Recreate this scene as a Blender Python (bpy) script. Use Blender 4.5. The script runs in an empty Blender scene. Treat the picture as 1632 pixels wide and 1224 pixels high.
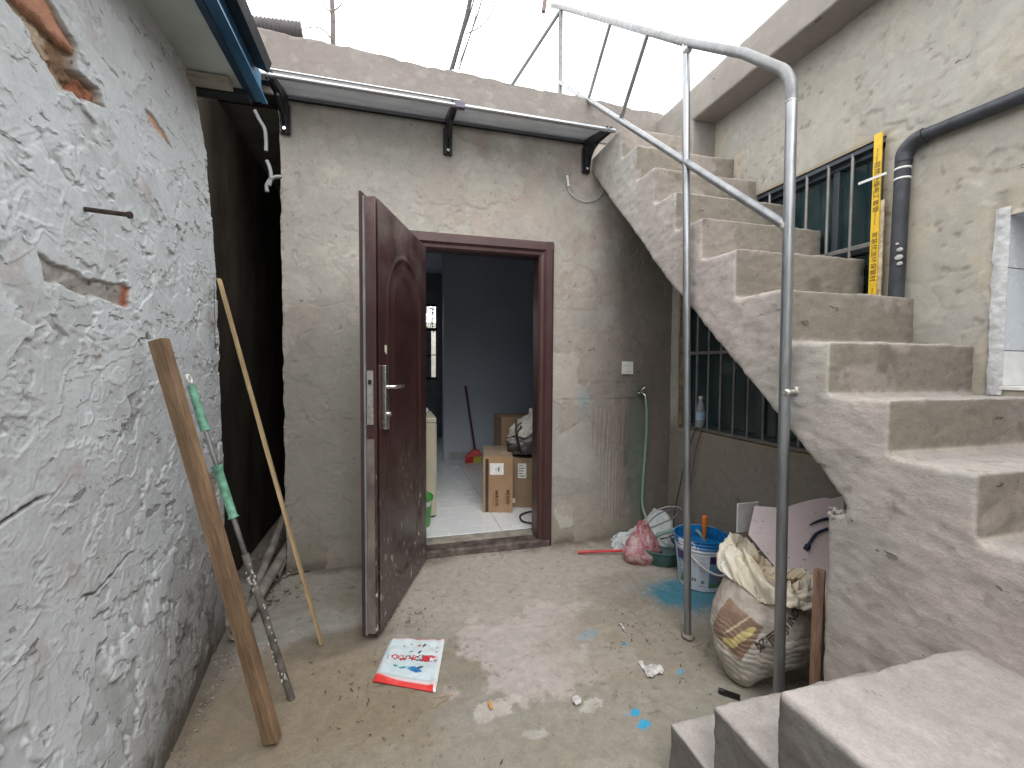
import bpy, bmesh, math, random
import numpy as np
from mathutils import Vector, Matrix

S = bpy.context.scene
COL = S.collection
R = math.radians

# ------------------------------------------------------------------ camera, world, sun, exposure
FPX, CX, CY, CAMH = 696.15, 816.0, 612.0, 1.25
RW = np.array([[0.965356, -0.005000, 0.260888], [-0.260290, -0.042140, 0.964610], [0.0, 0.0, 0.0]])
def _basis():
    vp1 = np.array([3396.0 - CX, 598.0 - CY, FPX]); vp2 = np.array([628.0 - CX, 582.0 - CY, FPX])
    x = vp1 / np.linalg.norm(vp1); y = vp2 / np.linalg.norm(vp2)
    y = y - x * x.dot(y); y /= np.linalg.norm(y)
    z = np.cross(x, y)
    if z[1] > 0: z = -z
    return np.array([x, y, z])
RW = _basis()
CAM0 = np.array([0.0, 0.0, CAMH])
def at(ax, val, px, py):
    """point where a line of sight meets the plane ax = val (used while surveying the place)"""
    r = RW @ np.array([px - CX, py - CY, FPX]); i = 'XYZ'.index(ax)
    return Vector(CAM0 + (val - CAM0[i]) / r[i] * r)

cd = bpy.data.cameras.new('camera'); cam = bpy.data.objects.new('camera', cd); COL.objects.link(cam)
cd.sensor_width = 36.0; cd.lens = FPX / 1632.0 * 36.0; cd.clip_start = 0.02; cd.clip_end = 400.0
m = Matrix.Identity(4)
for r_ in range(3):
    m[r_][0] = RW[r_][0]; m[r_][1] = -RW[r_][1]; m[r_][2] = -RW[r_][2]; m[r_][3] = CAM0[r_]
cam.matrix_world = m
S.camera = cam

SUN_EL, SUN_AZ = R(46), R(-6)
w = bpy.data.worlds.new('World'); S.world = w; w.use_nodes = True
nt = w.node_tree; nt.nodes.clear()
sky = nt.nodes.new('ShaderNodeTexSky'); sky.sky_type = 'NISHITA'; sky.sun_disc = False
sky.sun_elevation = SUN_EL; sky.sun_rotation = SUN_AZ; sky.air_density = 1.0; sky.dust_density = 6.0; sky.ozone_density = 1.0
hs = nt.nodes.new('ShaderNodeHueSaturation'); hs.inputs['Saturation'].default_value = 0.16
mx = nt.nodes.new('ShaderNodeMix'); mx.data_type = 'RGBA'; mx.inputs[0].default_value = 0.82
mx.inputs[7].default_value = (15.7, 15.8, 15.9, 1)      # even white cloud deck
bg = nt.nodes.new('ShaderNodeBackground'); bg.inputs['Strength'].default_value = 0.10
wo = nt.nodes.new('ShaderNodeOutputWorld')
nt.links.new(sky.outputs[0], hs.inputs['Color']); nt.links.new(hs.outputs[0], mx.inputs[6])
nt.links.new(mx.outputs[2], bg.inputs[0]); nt.links.new(bg.outputs[0], wo.inputs[0])

sl = bpy.data.lights.new('sun', 'SUN'); sl.energy = 1.0; sl.angle = R(45); sl.color = (1.0, 0.96, 0.9)
sun = bpy.data.objects.new('sun', sl); COL.objects.link(sun)
sdir = Vector((math.sin(SUN_AZ) * math.cos(SUN_EL), -math.cos(SUN_AZ) * math.cos(SUN_EL) * 1.0, math.sin(SUN_EL)))
sun.rotation_euler = sdir.to_track_quat('Z', 'Y').to_euler()
sun.location = (0, 0, 8)
S.view_settings.view_transform = 'Standard'; S.view_settings.look = 'None'
S.view_settings.gamma = 1.0; S.view_settings.use_curve_mapping = False
S.view_settings.exposure = 1.15
S.render.engine = 'CYCLES'; S.cycles.max_bounces = 10; S.cycles.diffuse_bounces = 6
S.cycles.use_denoising = True

rnd = random.Random(7); nrs = np.random.RandomState(11)

# ------------------------------------------------------------------ noise in numpy
_tab = np.random.RandomState(5).rand(65536).astype(np.float32) * 2 - 1
def _h(ix, iy, iz=0, seed=0):
    k = (ix.astype(np.int64) * 73856093) ^ (iy.astype(np.int64) * 19349663) ^ (np.asarray(iz).astype(np.int64) * 83492791) ^ (seed * 2654435)
    k = (k ^ (k >> 13)) * 1274126177
    return _tab[(k ^ (k >> 16)) & 65535]
def vn2(x, y, seed=0):
    ix = np.floor(x); iy = np.floor(y); fx = x - ix; fy = y - iy
    ix = ix.astype(np.int64); iy = iy.astype(np.int64)
    fx = fx * fx * fx * (fx * (fx * 6 - 15) + 10); fy = fy * fy * fy * (fy * (fy * 6 - 15) + 10)
    a = _h(ix, iy, 0, seed); b = _h(ix + 1, iy, 0, seed); c = _h(ix, iy + 1, 0, seed); d = _h(ix + 1, iy + 1, 0, seed)
    return (a + (b - a) * fx) * (1 - fy) + (c + (d - c) * fx) * fy
def fb2(x, y, cell, octv=4, seed=0, gain=0.5, ax=1.0, ay=1.0):
    o = 0.0; amp = 1.0; tot = 0.0; c = cell
    for k in range(octv):
        o = o + amp * vn2(x / (c * ax) + 17.3 * k, y / (c * ay) - 9.1 * k, seed + k); tot += amp; amp *= gain; c *= 0.5
    return o / tot
def vn3(x, y, z, seed=0):
    ix = np.floor(x); iy = np.floor(y); iz = np.floor(z); fx = x - ix; fy = y - iy; fz = z - iz
    fx = fx * fx * (3 - 2 * fx); fy = fy * fy * (3 - 2 * fy); fz = fz * fz * (3 - 2 * fz)
    ix = ix.astype(np.int64); iy = iy.astype(np.int64); iz = iz.astype(np.int64); o = 0
    for dx in (0, 1):
        for dy in (0, 1):
            for dz in (0, 1):
                wgt = (fx if dx else 1 - fx) * (fy if dy else 1 - fy) * (fz if dz else 1 - fz)
                o = o + wgt * _h(ix + dx, iy + dy, iz + dz, seed)
    return o
def fb3(P, cell, octv=3, seed=0, gain=0.5, sc=(1, 1, 1)):
    o = 0.0; amp = 1.0; tot = 0.0; c = cell
    for k in range(octv):
        o = o + amp * vn3(P[:, 0] / (c * sc[0]) + 5.2 * k, P[:, 1] / (c * sc[1]) + 1.7 * k, P[:, 2] / (c * sc[2]) - 3.1 * k, seed + k)
        tot += amp; amp *= gain; c *= 0.5
    return o / tot
def ss(a, b, x):
    t = np.clip((x - a) / (b - a), 0, 1); return t * t * (3 - 2 * t)
def lerp3(C, col, a):
    """blend colour array C (...,3) towards col by a (...)"""
    C[...] = C * (1 - a[..., None]) + np.array(col, dtype=np.float32) * a[..., None]
def gblur(A, sig):
    ny, nx = A.shape
    P = np.pad(A, int(3 * sig) + 1, mode='edge'); fy = np.fft.fftfreq(P.shape[0])[:, None]; fx = np.fft.rfftfreq(P.shape[1])[None, :]
    G = np.exp(-2 * (math.pi * sig) ** 2 * (fx * fx + fy * fy))
    o = np.fft.irfft2(np.fft.rfft2(P) * G, s=P.shape); k = int(3 * sig) + 1
    return o[k:k + ny, k:k + nx]
def strokes(H, res, n, rs, L=(.04, .14), W=(.012, .04), amp=.0012, ang=(0.2, .6), ridge=.0006, keep=.8, box=None, bend=1.5):
    """overlapping trowel smears: each flattens a patch to its own plane and leaves a raised lip"""
    nv, nu = H.shape
    U, V = np.meshgrid(np.arange(nu) * res, np.arange(nv) * res)
    N = fb2(U, V, .05, 3, 91).astype(np.float32)
    u0, u1, v0, v1 = box or (0, nu * res, 0, nv * res)
    for k in range(n):
        cu = rs.uniform(u0, u1); cv = rs.uniform(v0, v1); th = rs.normal(*ang)
        a = rs.uniform(*L); b = rs.uniform(*W); rr = math.hypot(a, b) * 1.1
        i0 = max(0, int((cu - rr) / res)); i1 = min(nu, int((cu + rr) / res) + 2)
        j0 = max(0, int((cv - rr) / res)); j1 = min(nv, int((cv + rr) / res) + 2)
        if i1 - i0 < 2 or j1 - j0 < 2: continue
        du = U[j0:j1, i0:i1] - cu; dv = V[j0:j1, i0:i1] - cv
        c_, s_ = math.cos(th), math.sin(th)
        x = du * c_ + dv * s_; y = -du * s_ + dv * c_
        y = y + rs.uniform(-bend, bend) * x * x + N[j0:j1, i0:i1] * b * 1.1
        x = x + N[j0:j1, i0:i1] * a * .35
        q = np.maximum(np.abs(x) / a, np.abs(y) / b)
        mk = np.clip((1 - q) / .12, 0, 1) * keep
        h0 = H[min(nv - 1, max(0, int(cv / res))), min(nu - 1, max(0, int(cu / res)))]
        pl = h0 + rs.uniform(-.3, 1) * amp + rs.uniform(-1, 1) * amp * y / b + rs.uniform(-1, 1) * amp * .6 * x / a
        w_ = H[j0:j1, i0:i1]
        w_ += (pl - w_) * mk
        sgn = 1 if rs.rand() < .5 else -1
        w_ += ridge * rs.uniform(.2, 1.4) * np.exp(-((y * sgn / b - .95) / .12) ** 2) * np.clip((1 - np.abs(x) / a) / .3, 0, 1)
        if rs.rand() < .35:
            w_ += ridge * rs.uniform(.3, 1.6) * np.exp(-((x / a - .95) / .06) ** 2) * np.clip((1 - np.abs(y) / b) / .3, 0, 1)
    return H

# ------------------------------------------------------------------ object helpers
ORG = {}
def thing(name, label, cat, loc, group=None):
    o = bpy.data.objects.new(name, None); COL.objects.link(o); o.location = loc; o.empty_display_size = .1
    ORG[o.name] = Vector(loc); o['label'] = label; o['category'] = cat
    if group: o['group'] = group
    return o
def org(p):
    return ORG.get(p.name, Vector((0, 0, 0))) if p else None
def link_mesh(name, me, mat, parent=None, mats=None):
    """mesh is in world coordinates; it is moved to the frame of its parent, or given an origin at its base"""
    if mats:
        for mm in mats: me.materials.append(mm)
    elif mat: me.materials.append(mat)
    n = len(me.vertices); co = np.empty(n * 3, np.float32); me.vertices.foreach_get('co', co); co = co.reshape(-1, 3)
    if parent is None:
        o0 = Vector(((co[:, 0].min() + co[:, 0].max()) / 2, (co[:, 1].min() + co[:, 1].max()) / 2, co[:, 2].min()))
    else: o0 = org(parent)
    co = co - np.array(o0, dtype=np.float32); me.vertices.foreach_set('co', co.ravel()); me.update()
    o = bpy.data.objects.new(name, me); COL.objects.link(o)
    if parent is None: o.location = o0
    else: o.parent = parent
    ORG[o.name] = Vector(o0)
    return o
def tag(o, label=None, cat=None, group=None, kind=None):
    if label: o['label'] = label
    if cat: o['category'] = cat
    if group: o['group'] = group
    if kind: o['kind'] = kind
    return o
def from_arrays(name, co, quads, colr=None, smooth=True, tris=None):
    me = bpy.data.meshes.new(name)
    nq = len(quads); ntr = 0 if tris is None else len(tris)
    me.vertices.add(len(co)); me.vertices.foreach_set('co', np.ascontiguousarray(co, dtype=np.float32).ravel())
    idx = np.ascontiguousarray(quads, dtype=np.int32).ravel(); st = np.arange(nq, dtype=np.int32) * 4; tl = np.full(nq, 4, np.int32)
    if ntr:
        idx = np.concatenate([idx, np.asarray(tris, np.int32).ravel()]); st = np.concatenate([st, nq * 4 + np.arange(ntr, dtype=np.int32) * 3]); tl = np.concatenate([tl, np.full(ntr, 3, np.int32)])
    me.loops.add(len(idx)); me.loops.foreach_set('vertex_index', idx)
    me.polygons.add(nq + ntr); me.polygons.foreach_set('loop_start', st); me.polygons.foreach_set('loop_total', tl)
    me.polygons.foreach_set('use_smooth', np.full(nq + ntr, smooth, bool))
    me.update(calc_edges=True); me.validate()
    if colr is not None:
        a = me.color_attributes.new('Col', 'FLOAT_COLOR', 'POINT')
        c4 = np.ones((len(co), 4), np.float32); c4[:, :3] = colr; a.data.foreach_set('color', c4.ravel())
    return me
def grid_quads(nv, nu, skip=None):
    i, j = np.meshgrid(np.arange(nu - 1), np.arange(nv - 1)); a = (j * nu + i)
    q = np.stack([a, a + 1, a + nu + 1, a + nu], -1)
    if skip is not None: q = q[~skip]
    return q.reshape(-1, 4)
def relief(name, res, U, V, posfn, H, C, mat, parent=None, holes=(), flip=False):
    """sheet of nv x nu vertices; posfn(U, V, H) -> xyz"""
    P = posfn(U, V, H); nv, nu = U.shape
    sk = None
    if holes:
        uc = (U[:-1, :-1] + U[1:, 1:]) / 2; vc = (V[:-1, :-1] + V[1:, 1:]) / 2; sk = np.zeros(uc.shape, bool)
        for (a, b, c, d) in holes: sk |= (uc > a) & (uc < b) & (vc > c) & (vc < d)
    q = grid_quads(nv, nu, sk)
    if flip: q = q[:, ::-1]
    me = from_arrays(name, P.reshape(-1, 3), q, C.reshape(-1, 3))
    return link_mesh(name, me, mat, parent)
def uv(u0, u1, v0, v1, res):
    u = np.arange(int(round((u1 - u0) / res)) + 1) * res + u0; v = np.arange(int(round((v1 - v0) / res)) + 1) * res + v0
    return np.meshgrid(u, v)
def bmesh_obj(name, bm, mat, parent=None, smooth=False, mats=None, angle=None):
    bmesh.ops.recalc_face_normals(bm, faces=bm.faces)
    for f in bm.faces: f.smooth = smooth
    if smooth and angle:
        for e in bm.edges:
            if len(e.link_faces) == 2 and e.calc_face_angle(0) > angle: e.smooth = False
    me = bpy.data.meshes.new(name); bm.to_mesh(me); bm.free()
    return link_mesh(name, me, mat, parent, mats)
def add_box(bm, c, s, rot=None, bev=0.0, seg=2, mi=0):
    r = bmesh.ops.create_cube(bm, size=1.0); vs = r['verts']
    for v in vs:
        v.co = Vector((v.co.x * s[0], v.co.y * s[1], v.co.z * s[2]))
    if bev > 0:
        es = list({e for v in vs for e in v.link_edges})
        rb = bmesh.ops.bevel(bm, geom=es, offset=bev, segments=seg, affect='EDGES', profile=.6)
        vs = list({v for f in rb['faces'] for v in f.verts} | {v for v in vs if v.is_valid})
    M = (rot.to_matrix() if hasattr(rot, 'to_matrix') else rot) if rot is not None else Matrix.Identity(3)
    for v in vs: v.co = M @ v.co + Vector(c)
    if mi:
        for f in {f for v in vs for f in v.link_faces}: f.material_index = mi
    return vs
def box(name, lo, hi, mat, parent=None, bev=0.0, rot=None, smooth=False):
    bm = bmesh.new(); lo = Vector(lo); hi = Vector(hi)
    add_box(bm, (lo + hi) / 2, hi - lo, rot, bev)
    return bmesh_obj(name, bm, mat, parent, smooth)
def frames(pts):
    pts = [Vector(p) for p in pts]; n = len(pts); T = []
    for i in range(n):
        a = pts[max(0, i - 1)]; b = pts[min(n - 1, i + 1)]; T.append((b - a).normalized())
    up = Vector((0, 0, 1)) if abs(T[0].z) < .9 else Vector((1, 0, 0))
    N = (up - T[0] * up.dot(T[0])).normalized(); out = []
    for i in range(n):
        if i: N = (N - T[i] * N.dot(T[i])).normalized()
        out.append((pts[i], T[i], N, T[i].cross(N)))
    return out
def add_tube(bm, pts, r, seg=12, cap=True, rf=None):
    fr = frames(pts); rings = []
    for i, (p, t, a, b) in enumerate(fr):
        rr = rf(i / (len(fr) - 1)) if rf else r
        rings.append([bm.verts.new(p + (a * math.cos(k * 2 * math.pi / seg) + b * math.sin(k * 2 * math.pi / seg)) * rr) for k in range(seg)])
    for i in range(len(rings) - 1):
        for k in range(seg):
            f = bm.faces.new((rings[i][k], rings[i][(k + 1) % seg], rings[i + 1][(k + 1) % seg], rings[i + 1][k])); f.smooth = True
    if cap:
        for rg in (rings[0], rings[-1]):
            try: bm.faces.new(rg)
            except ValueError: pass
def tube(name, pts, r, mat, parent=None, seg=12, cap=True, rf=None):
    bm = bmesh.new(); add_tube(bm, pts, r, seg, cap, rf)
    return bmesh_obj(name, bm, mat, parent, True, angle=R(50))
def spline(pts, n=8):
    pts = [Vector(p) for p in pts]; P = [pts[0]] + pts + [pts[-1]]; out = []
    for i in range(1, len(P) - 2):
        for k in range(n):
            t = k / n; a, b, c, d = P[i - 1], P[i], P[i + 1], P[i + 2]
            out.append(.5 * ((2 * b) + (c - a) * t + (2 * a - 5 * b + 4 * c - d) * t * t + (3 * b - a - 3 * c + d) * t ** 3))
    out.append(pts[-1]); return out
def add_lathe(bm, prof, c, seg=32, M=None):
    rings = []; c = Vector(c); M = M or Matrix.Identity(3)
    for (r, z) in prof:
        if r < 1e-5: rings.append([bm.verts.new(c + M @ Vector((0, 0, z)))])
        else: rings.append([bm.verts.new(c + M @ Vector((r * math.cos(k * 2 * math.pi / seg), r * math.sin(k * 2 * math.pi / seg), z))) for k in range(seg)])
    for a, b in zip(rings, rings[1:]):
        for k in range(seg):
            k2 = (k + 1) % seg
            if len(a) == 1 and len(b) == 1: continue
            if len(a) == 1: bm.faces.new((a[0], b[k], b[k2]))
            elif len(b) == 1: bm.faces.new((a[k], a[k2], b[0]))
            else: bm.faces.new((a[k], a[k2], b[k2], b[k]))
def lathe(name, prof, c, mat, parent=None, seg=32, M=None, angle=R(40)):
    bm = bmesh.new(); add_lathe(bm, prof, c, seg, M)
    return bmesh_obj(name, bm, mat, parent, True, angle=angle)
def poly_prism(bm, pts, off):
    """closed polygon pts (3-D), extruded by vector off"""
    a = [bm.verts.new(Vector(p)) for p in pts]; b = [bm.verts.new(Vector(p) + Vector(off)) for p in pts]
    bm.faces.new(a); bm.faces.new(b[::-1]); n = len(a)
    for i in range(n): bm.faces.new((a[i], a[(i + 1) % n], b[(i + 1) % n], b[i]))
def text_mesh(name, body, size, mat, parent, fn, align='CENTER', spacing=1.0, vertical=False, bold=0.0):
    """lettering turned into a thin mesh; fn maps flat (x, y) to a world point"""
    if vertical: body = '\n'.join(body)
    cu = bpy.data.curves.new(name, 'FONT'); cu.body = body; cu.size = size; cu.align_x = align; cu.align_y = 'CENTER'
    cu.space_character = spacing; cu.resolution_u = 2; cu.offset = bold * size
    if vertical: cu.space_line = .82 * spacing
    ob = bpy.data.objects.new('tmp_text', cu); COL.objects.link(ob)
    dg = bpy.context.evaluated_depsgraph_get(); me = bpy.data.meshes.new_from_object(ob.evaluated_get(dg))
    bpy.data.objects.remove(ob); bpy.data.curves.remove(cu); me.name = name
    for v in me.vertices: v.co = fn(v.co.x, v.co.y)
    me.materials.clear()
    return link_mesh(name, me, mat, parent)

# ------------------------------------------------------------------ materials
def mat_new(name):
    mt = bpy.data.materials.new(name); mt.use_nodes = True; n = mt.node_tree; n.nodes.clear()
    out = n.nodes.new('ShaderNodeOutputMaterial'); b = n.nodes.new('ShaderNodeBsdfPrincipled'); n.links.new(b.outputs[0], out.inputs[0])
    return mt, n, b
def nd(n, t, **kw):
    o = n.nodes.new(t)
    for k, v in kw.items():
        if k in ('data_type', 'blend_type', 'operation', 'noise_dimensions', 'feature', 'attribute_name', 'interpolation'): setattr(o, k, v)
        else: o.inputs[k].default_value = v
    return o
def noise_node(n, coord, scale, detail=4, rough=.55, stretch=None):
    src = coord
    if stretch:
        mp = n.nodes.new('ShaderNodeMapping'); mp.inputs['Scale'].default_value = stretch; n.links.new(coord, mp.inputs[0]); src = mp.outputs[0]
    t = n.nodes.new('ShaderNodeTexNoise'); t.inputs['Scale'].default_value = scale; t.inputs['Detail'].default_value = detail; t.inputs['Roughness'].default_value = rough
    n.links.new(src, t.inputs['Vector']); return t
def ramp(n, src, p0, p1, c0=(0, 0, 0, 1), c1=(1, 1, 1, 1)):
    r = n.nodes.new('ShaderNodeValToRGB'); e = r.color_ramp.elements; e[0].position = p0; e[1].position = p1; e[0].color = c0; e[1].color = c1
    n.links.new(src, r.inputs[0]); return r
def mixc(n, fac, a, b, blend='MIX'):
    mxn = n.nodes.new('ShaderNodeMix'); mxn.data_type = 'RGBA'; mxn.blend_type = blend
    for sk, v in ((0, fac), (6, a), (7, b)):
        if hasattr(v, 'is_linked') or hasattr(v, 'links'): n.links.new(v, mxn.inputs[sk])
        else: mxn.inputs[sk].default_value = v if sk == 0 else (tuple(v) + (1,) if len(v) == 3 else v)
    return mxn.outputs[2]
def bump(n, b, layers):
    """layers: (height socket, distance)"""
    prev = None
    for h, d in layers:
        bp = n.nodes.new('ShaderNodeBump'); bp.inputs['Distance'].default_value = d; bp.inputs['Strength'].default_value = 1.0
        n.links.new(h, bp.inputs['Height'])
        if prev: n.links.new(prev, bp.inputs['Normal'])
        prev = bp.outputs[0]
    n.links.new(prev, b.inputs['Normal'])
def mat_plaster(name, rough=.92, grain=.0006, med=.0015, spec=.25, speck=0.12, stretch=None, crease=(), crease_col=.42, slit=()):
    """cement plaster: colour of each spot comes from the surface's own 'Col', grain and pits on top"""
    mt, n, b = mat_new(name); tc = n.nodes.new('ShaderNodeNewGeometry').outputs['Position']
    at_ = n.nodes.new('ShaderNodeAttribute'); at_.attribute_name = 'Col'
    n1 = noise_node(n, tc, 22, 6, .65, stretch); n2 = noise_node(n, tc, 160, 4, .7, stretch); n3 = noise_node(n, tc, 420, 2, .6)
    r1 = ramp(n, n1.outputs[0], .3, .72, (1 - speck, 1 - speck, 1 - speck, 1), (1 + speck * .8,) * 3 + (1,))
    r2 = ramp(n, n2.outputs[0], .28, .7, (1 - speck * 1.3,) * 3 + (1,), (1 + speck * .6,) * 3 + (1,))
    c = mixc(n, 1.0, at_.outputs[0], r1.outputs[0], 'MULTIPLY'); c = mixc(n, 1.0, c, r2.outputs[0], 'MULTIPLY')
    n4 = noise_node(n, tc, 75, 2, .5); r4 = ramp(n, n4.outputs[0], .745, .79)      # scattered dark pits
    c = mixc(n, r4.outputs[0], c, mixc(n, 1.0, c, (.55, .53, .5), 'MULTIPLY'))
    layers = []
    for (rx, ry, sc_, th, wd_, dp) in crease:
        mp = n.nodes.new('ShaderNodeMapping'); mp.inputs['Rotation'].default_value = (rx, 0, 0); mp.inputs['Scale'].default_value = (1, ry, 1); n.links.new(tc, mp.inputs[0])
        wn = noise_node(n, tc, 7, 3, .6); va = n.nodes.new('ShaderNodeVectorMath'); va.operation = 'MULTIPLY_ADD'; n.links.new(wn.outputs['Color'], va.inputs[0]); va.inputs[1].default_value = (.16, .16, .16); n.links.new(mp.outputs[0], va.inputs[2])
        rn = n.nodes.new('ShaderNodeTexNoise'); rn.inputs['Scale'].default_value = sc_; rn.inputs['Detail'].default_value = 5; rn.inputs['Roughness'].default_value = .55; n.links.new(va.outputs[0], rn.inputs['Vector'])
        sb = nd(n, 'ShaderNodeMath', operation='SUBTRACT'); n.links.new(rn.outputs[0], sb.inputs[0]); sb.inputs[1].default_value = .5
        ab = nd(n, 'ShaderNodeMath', operation='ABSOLUTE'); n.links.new(sb.outputs[0], ab.inputs[0]); rm = ramp(n, ab.outputs[0], 0, wd_, (1, 1, 1, 1), (0, 0, 0, 1))
        gt = noise_node(n, tc, 5.5 + sc_ * .3, 4, .65); gr_m = ramp(n, gt.outputs[0], th, th + .07); ml = nd(n, 'ShaderNodeMath', operation='MULTIPLY'); n.links.new(rm.outputs[0], ml.inputs[0]); n.links.new(gr_m.outputs[0], ml.inputs[1])
        c = mixc(n, ml.outputs[0], c, mixc(n, 1.0, c, (crease_col, crease_col * .985, crease_col * .97), 'MULTIPLY')); inv = nd(n, 'ShaderNodeMath', operation='SUBTRACT'); inv.inputs[0].default_value = 1.0; n.links.new(ml.outputs[0], inv.inputs[1]); layers.append((inv.outputs[0], dp))  # crease lines darkened in colour like the shadow along a ridge
    for (rot, scl, sc_, th) in slit:       # short open tears left by the dragging trowel
        mp = n.nodes.new('ShaderNodeMapping'); mp.inputs['Rotation'].default_value = rot; mp.inputs['Scale'].default_value = scl; n.links.new(tc, mp.inputs[0])
        wn = noise_node(n, tc, 9, 3, .6); va = n.nodes.new('ShaderNodeVectorMath'); va.operation = 'MULTIPLY_ADD'; n.links.new(wn.outputs['Color'], va.inputs[0]); va.inputs[1].default_value = (.05, .05, .05); n.links.new(mp.outputs[0], va.inputs[2])
        rn = n.nodes.new('ShaderNodeTexNoise'); rn.inputs['Scale'].default_value = sc_; rn.inputs['Detail'].default_value = 4; rn.inputs['Roughness'].default_value = .5; n.links.new(va.outputs[0], rn.inputs['Vector'])
        rm = ramp(n, rn.outputs[0], th, th + .035); c = mixc(n, rm.outputs[0], c, mixc(n, 1.0, c, (.56, .55, .54), 'MULTIPLY'))
        iv = nd(n, 'ShaderNodeMath', operation='SUBTRACT'); iv.inputs[0].default_value = 1.0; n.links.new(rm.outputs[0], iv.inputs[1]); layers.append((iv.outputs[0], .003))
    n.links.new(c, b.inputs['Base Color']); b.inputs['Roughness'].default_value = rough; b.inputs['Specular IOR Level'].default_value = spec
    bump(n, b, layers + [(n1.outputs[0], med), (n2.outputs[0], grain), (n3.outputs[0], grain * .35)])
    return mt
def mat_simple(name, col, rough=.5, metal=0.0, var=.1, scale=8, bmp=0.0, bscale=60, spec=.5, stretch=None, col2=None, coat=0.0, rvar=.12, alpha=None, trans=0.0, sss=0.0):
    mt, n, b = mat_new(name); tc = n.nodes.new('ShaderNodeTexCoord').outputs['Object']
    n1 = noise_node(n, tc, scale, 6, .6, stretch)
    c2 = col2 or tuple(x * (1 - var * 2) for x in col); c1 = tuple(min(1, x * (1 + var)) for x in col)
    c = ramp(n, n1.outputs[0], .32, .68, tuple(c2) + (1,), tuple(c1) + (1,))
    n.links.new(c.outputs[0], b.inputs['Base Color'])
    n2 = noise_node(n, tc, scale * 3.7, 4, .6, stretch); rr = ramp(n, n2.outputs[0], .3, .7, (max(0, rough - rvar),) * 3 + (1,), (min(1, rough + rvar),) * 3 + (1,))
    n.links.new(rr.outputs[0], b.inputs['Roughness']); b.inputs['Metallic'].default_value = metal; b.inputs['Specular IOR Level'].default_value = spec
    b.inputs['Coat Weight'].default_value = coat
    if trans: b.inputs['Transmission Weight'].default_value = trans
    if alpha is not None: b.inputs['Alpha'].default_value = alpha
    if bmp: 
        n3 = noise_node(n, tc, bscale, 4, .6, stretch); bump(n, b, [(n3.outputs[0], bmp)])
    return mt
def mat_wood(name, c1, c2, scale=6, axis='Z', rough=.7):
    mt, n, b = mat_new(name); tc = n.nodes.new('ShaderNodeTexCoord').outputs['Object']
    st = {'Z': (9, 9, .55), 'Y': (9, .55, 9), 'X': (.55, 9, 9)}[axis]
    n1 = noise_node(n, tc, scale, 7, .62, st); n2 = noise_node(n, tc, scale * 7, 4, .6, st)
    c = ramp(n, n1.outputs[0], .3, .7, tuple(c1) + (1,), tuple(c2) + (1,)); r2 = ramp(n, n2.outputs[0], .35, .6, (.72, .7, .66, 1), (1.08,) * 3 + (1,))
    n3 = noise_node(n, tc, 5, 3, .5); r3 = ramp(n, n3.outputs[0], .35, .65, (.78, .76, .74, 1), (1.1,) * 3 + (1,))
    cc = mixc(n, 1.0, c.outputs[0], r2.outputs[0], 'MULTIPLY'); cc = mixc(n, 1.0, cc, r3.outputs[0], 'MULTIPLY')
    n.links.new(cc, b.inputs['Base Color']); b.inputs['Roughness'].default_value = rough; b.inputs['Specular IOR Level'].default_value = .3
    bump(n, b, [(n1.outputs[0], .001), (n2.outputs[0], .0006)]); return mt
def mat_col(name, rough=.5, metal=0.0, bmp=0.0, bscale=60, spec=.5, trans=0.0, sss=0.0, grime=0.0):
    """colour printed on the thing itself ('Col')"""
    mt, n, b = mat_new(name); tc = n.nodes.new('ShaderNodeTexCoord').outputs['Object']
    a = n.nodes.new('ShaderNodeAttribute'); a.attribute_name = 'Col'; c = a.outputs[0]
    n1 = noise_node(n, tc, 25, 5, .6)
    if grime: 
        r = ramp(n, n1.outputs[0], .35, .65, (1 - grime,) * 3 + (1,), (1.04,) * 3 + (1,)); c = mixc(n, 1.0, c, r.outputs[0], 'MULTIPLY')
    n.links.new(c, b.inputs['Base Color']); b.inputs['Roughness'].default_value = rough; b.inputs['Metallic'].default_value = metal
    b.inputs['Specular IOR Level'].default_value = spec
    if sss: b.inputs['Subsurface Weight'].default_value = sss; b.inputs['Subsurface Radius'].default_value = (.02, .02, .02)
    if bmp: bump(n, b, [(noise_node(n, tc, bscale, 4, .6).outputs[0], bmp)])
    return mt

M_wall = mat_plaster('rough_skim_plaster', grain=.0006, med=.0016, speck=.08, rough=.85, crease=((.25, .35, 11, .57, .016, .0022),), crease_col=.6, slit=(((.12, 0, 0), (1, .22, 1), 26, .665), ((-.2, 0, 0), (1, .3, 1), 48, .68), ((.9, 0, 0), (1, .28, 1), 30, .70)))
M_cement = mat_plaster('cement_render', grain=.0005, med=.0010, speck=.09, slit=(((0, .1, .0), (.3, .3, 1), 26, .725),))
M_step = mat_plaster('cast_cement', grain=.0013, med=.0034, speck=.14, stretch=(1, .8, 1.6), slit=(((.15, 0, 0), (.5, .3, 1), 30, .70),))
M_floor = mat_plaster('cement_floor', grain=.0009, med=.0014, speck=.16, rough=.88, spec=.3)
M_galv = mat_simple('galvanised_steel', (.33, .345, .36), .38, .85, .14, 14, .0004, 90, stretch=(1, 1, .25), rvar=.12)
M_stain = mat_simple('stainless_bar', (.36, .36, .35), .33, .9, .08, 10)
M_black = mat_simple('black_plastic', (.012, .013, .018), .38, 0, .2, 20, .0003, 120)
M_alu = mat_simple('aluminium_bar', (.36, .375, .39), .32, .9, .06, 6, stretch=(.2, 1, 1))
M_gripgreen = mat_simple('green_plastic_grip', (.20, .47, .33), .5, 0, .15, 30, .0006, 80, col2=(.07, .16, .11))
M_white = mat_simple('white_plastic', (.72, .72, .70), .4, 0, .06, 20)
M_orange = mat_simple('orange_plastic', (.85, .22, .03), .42, 0, .08, 20)
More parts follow.
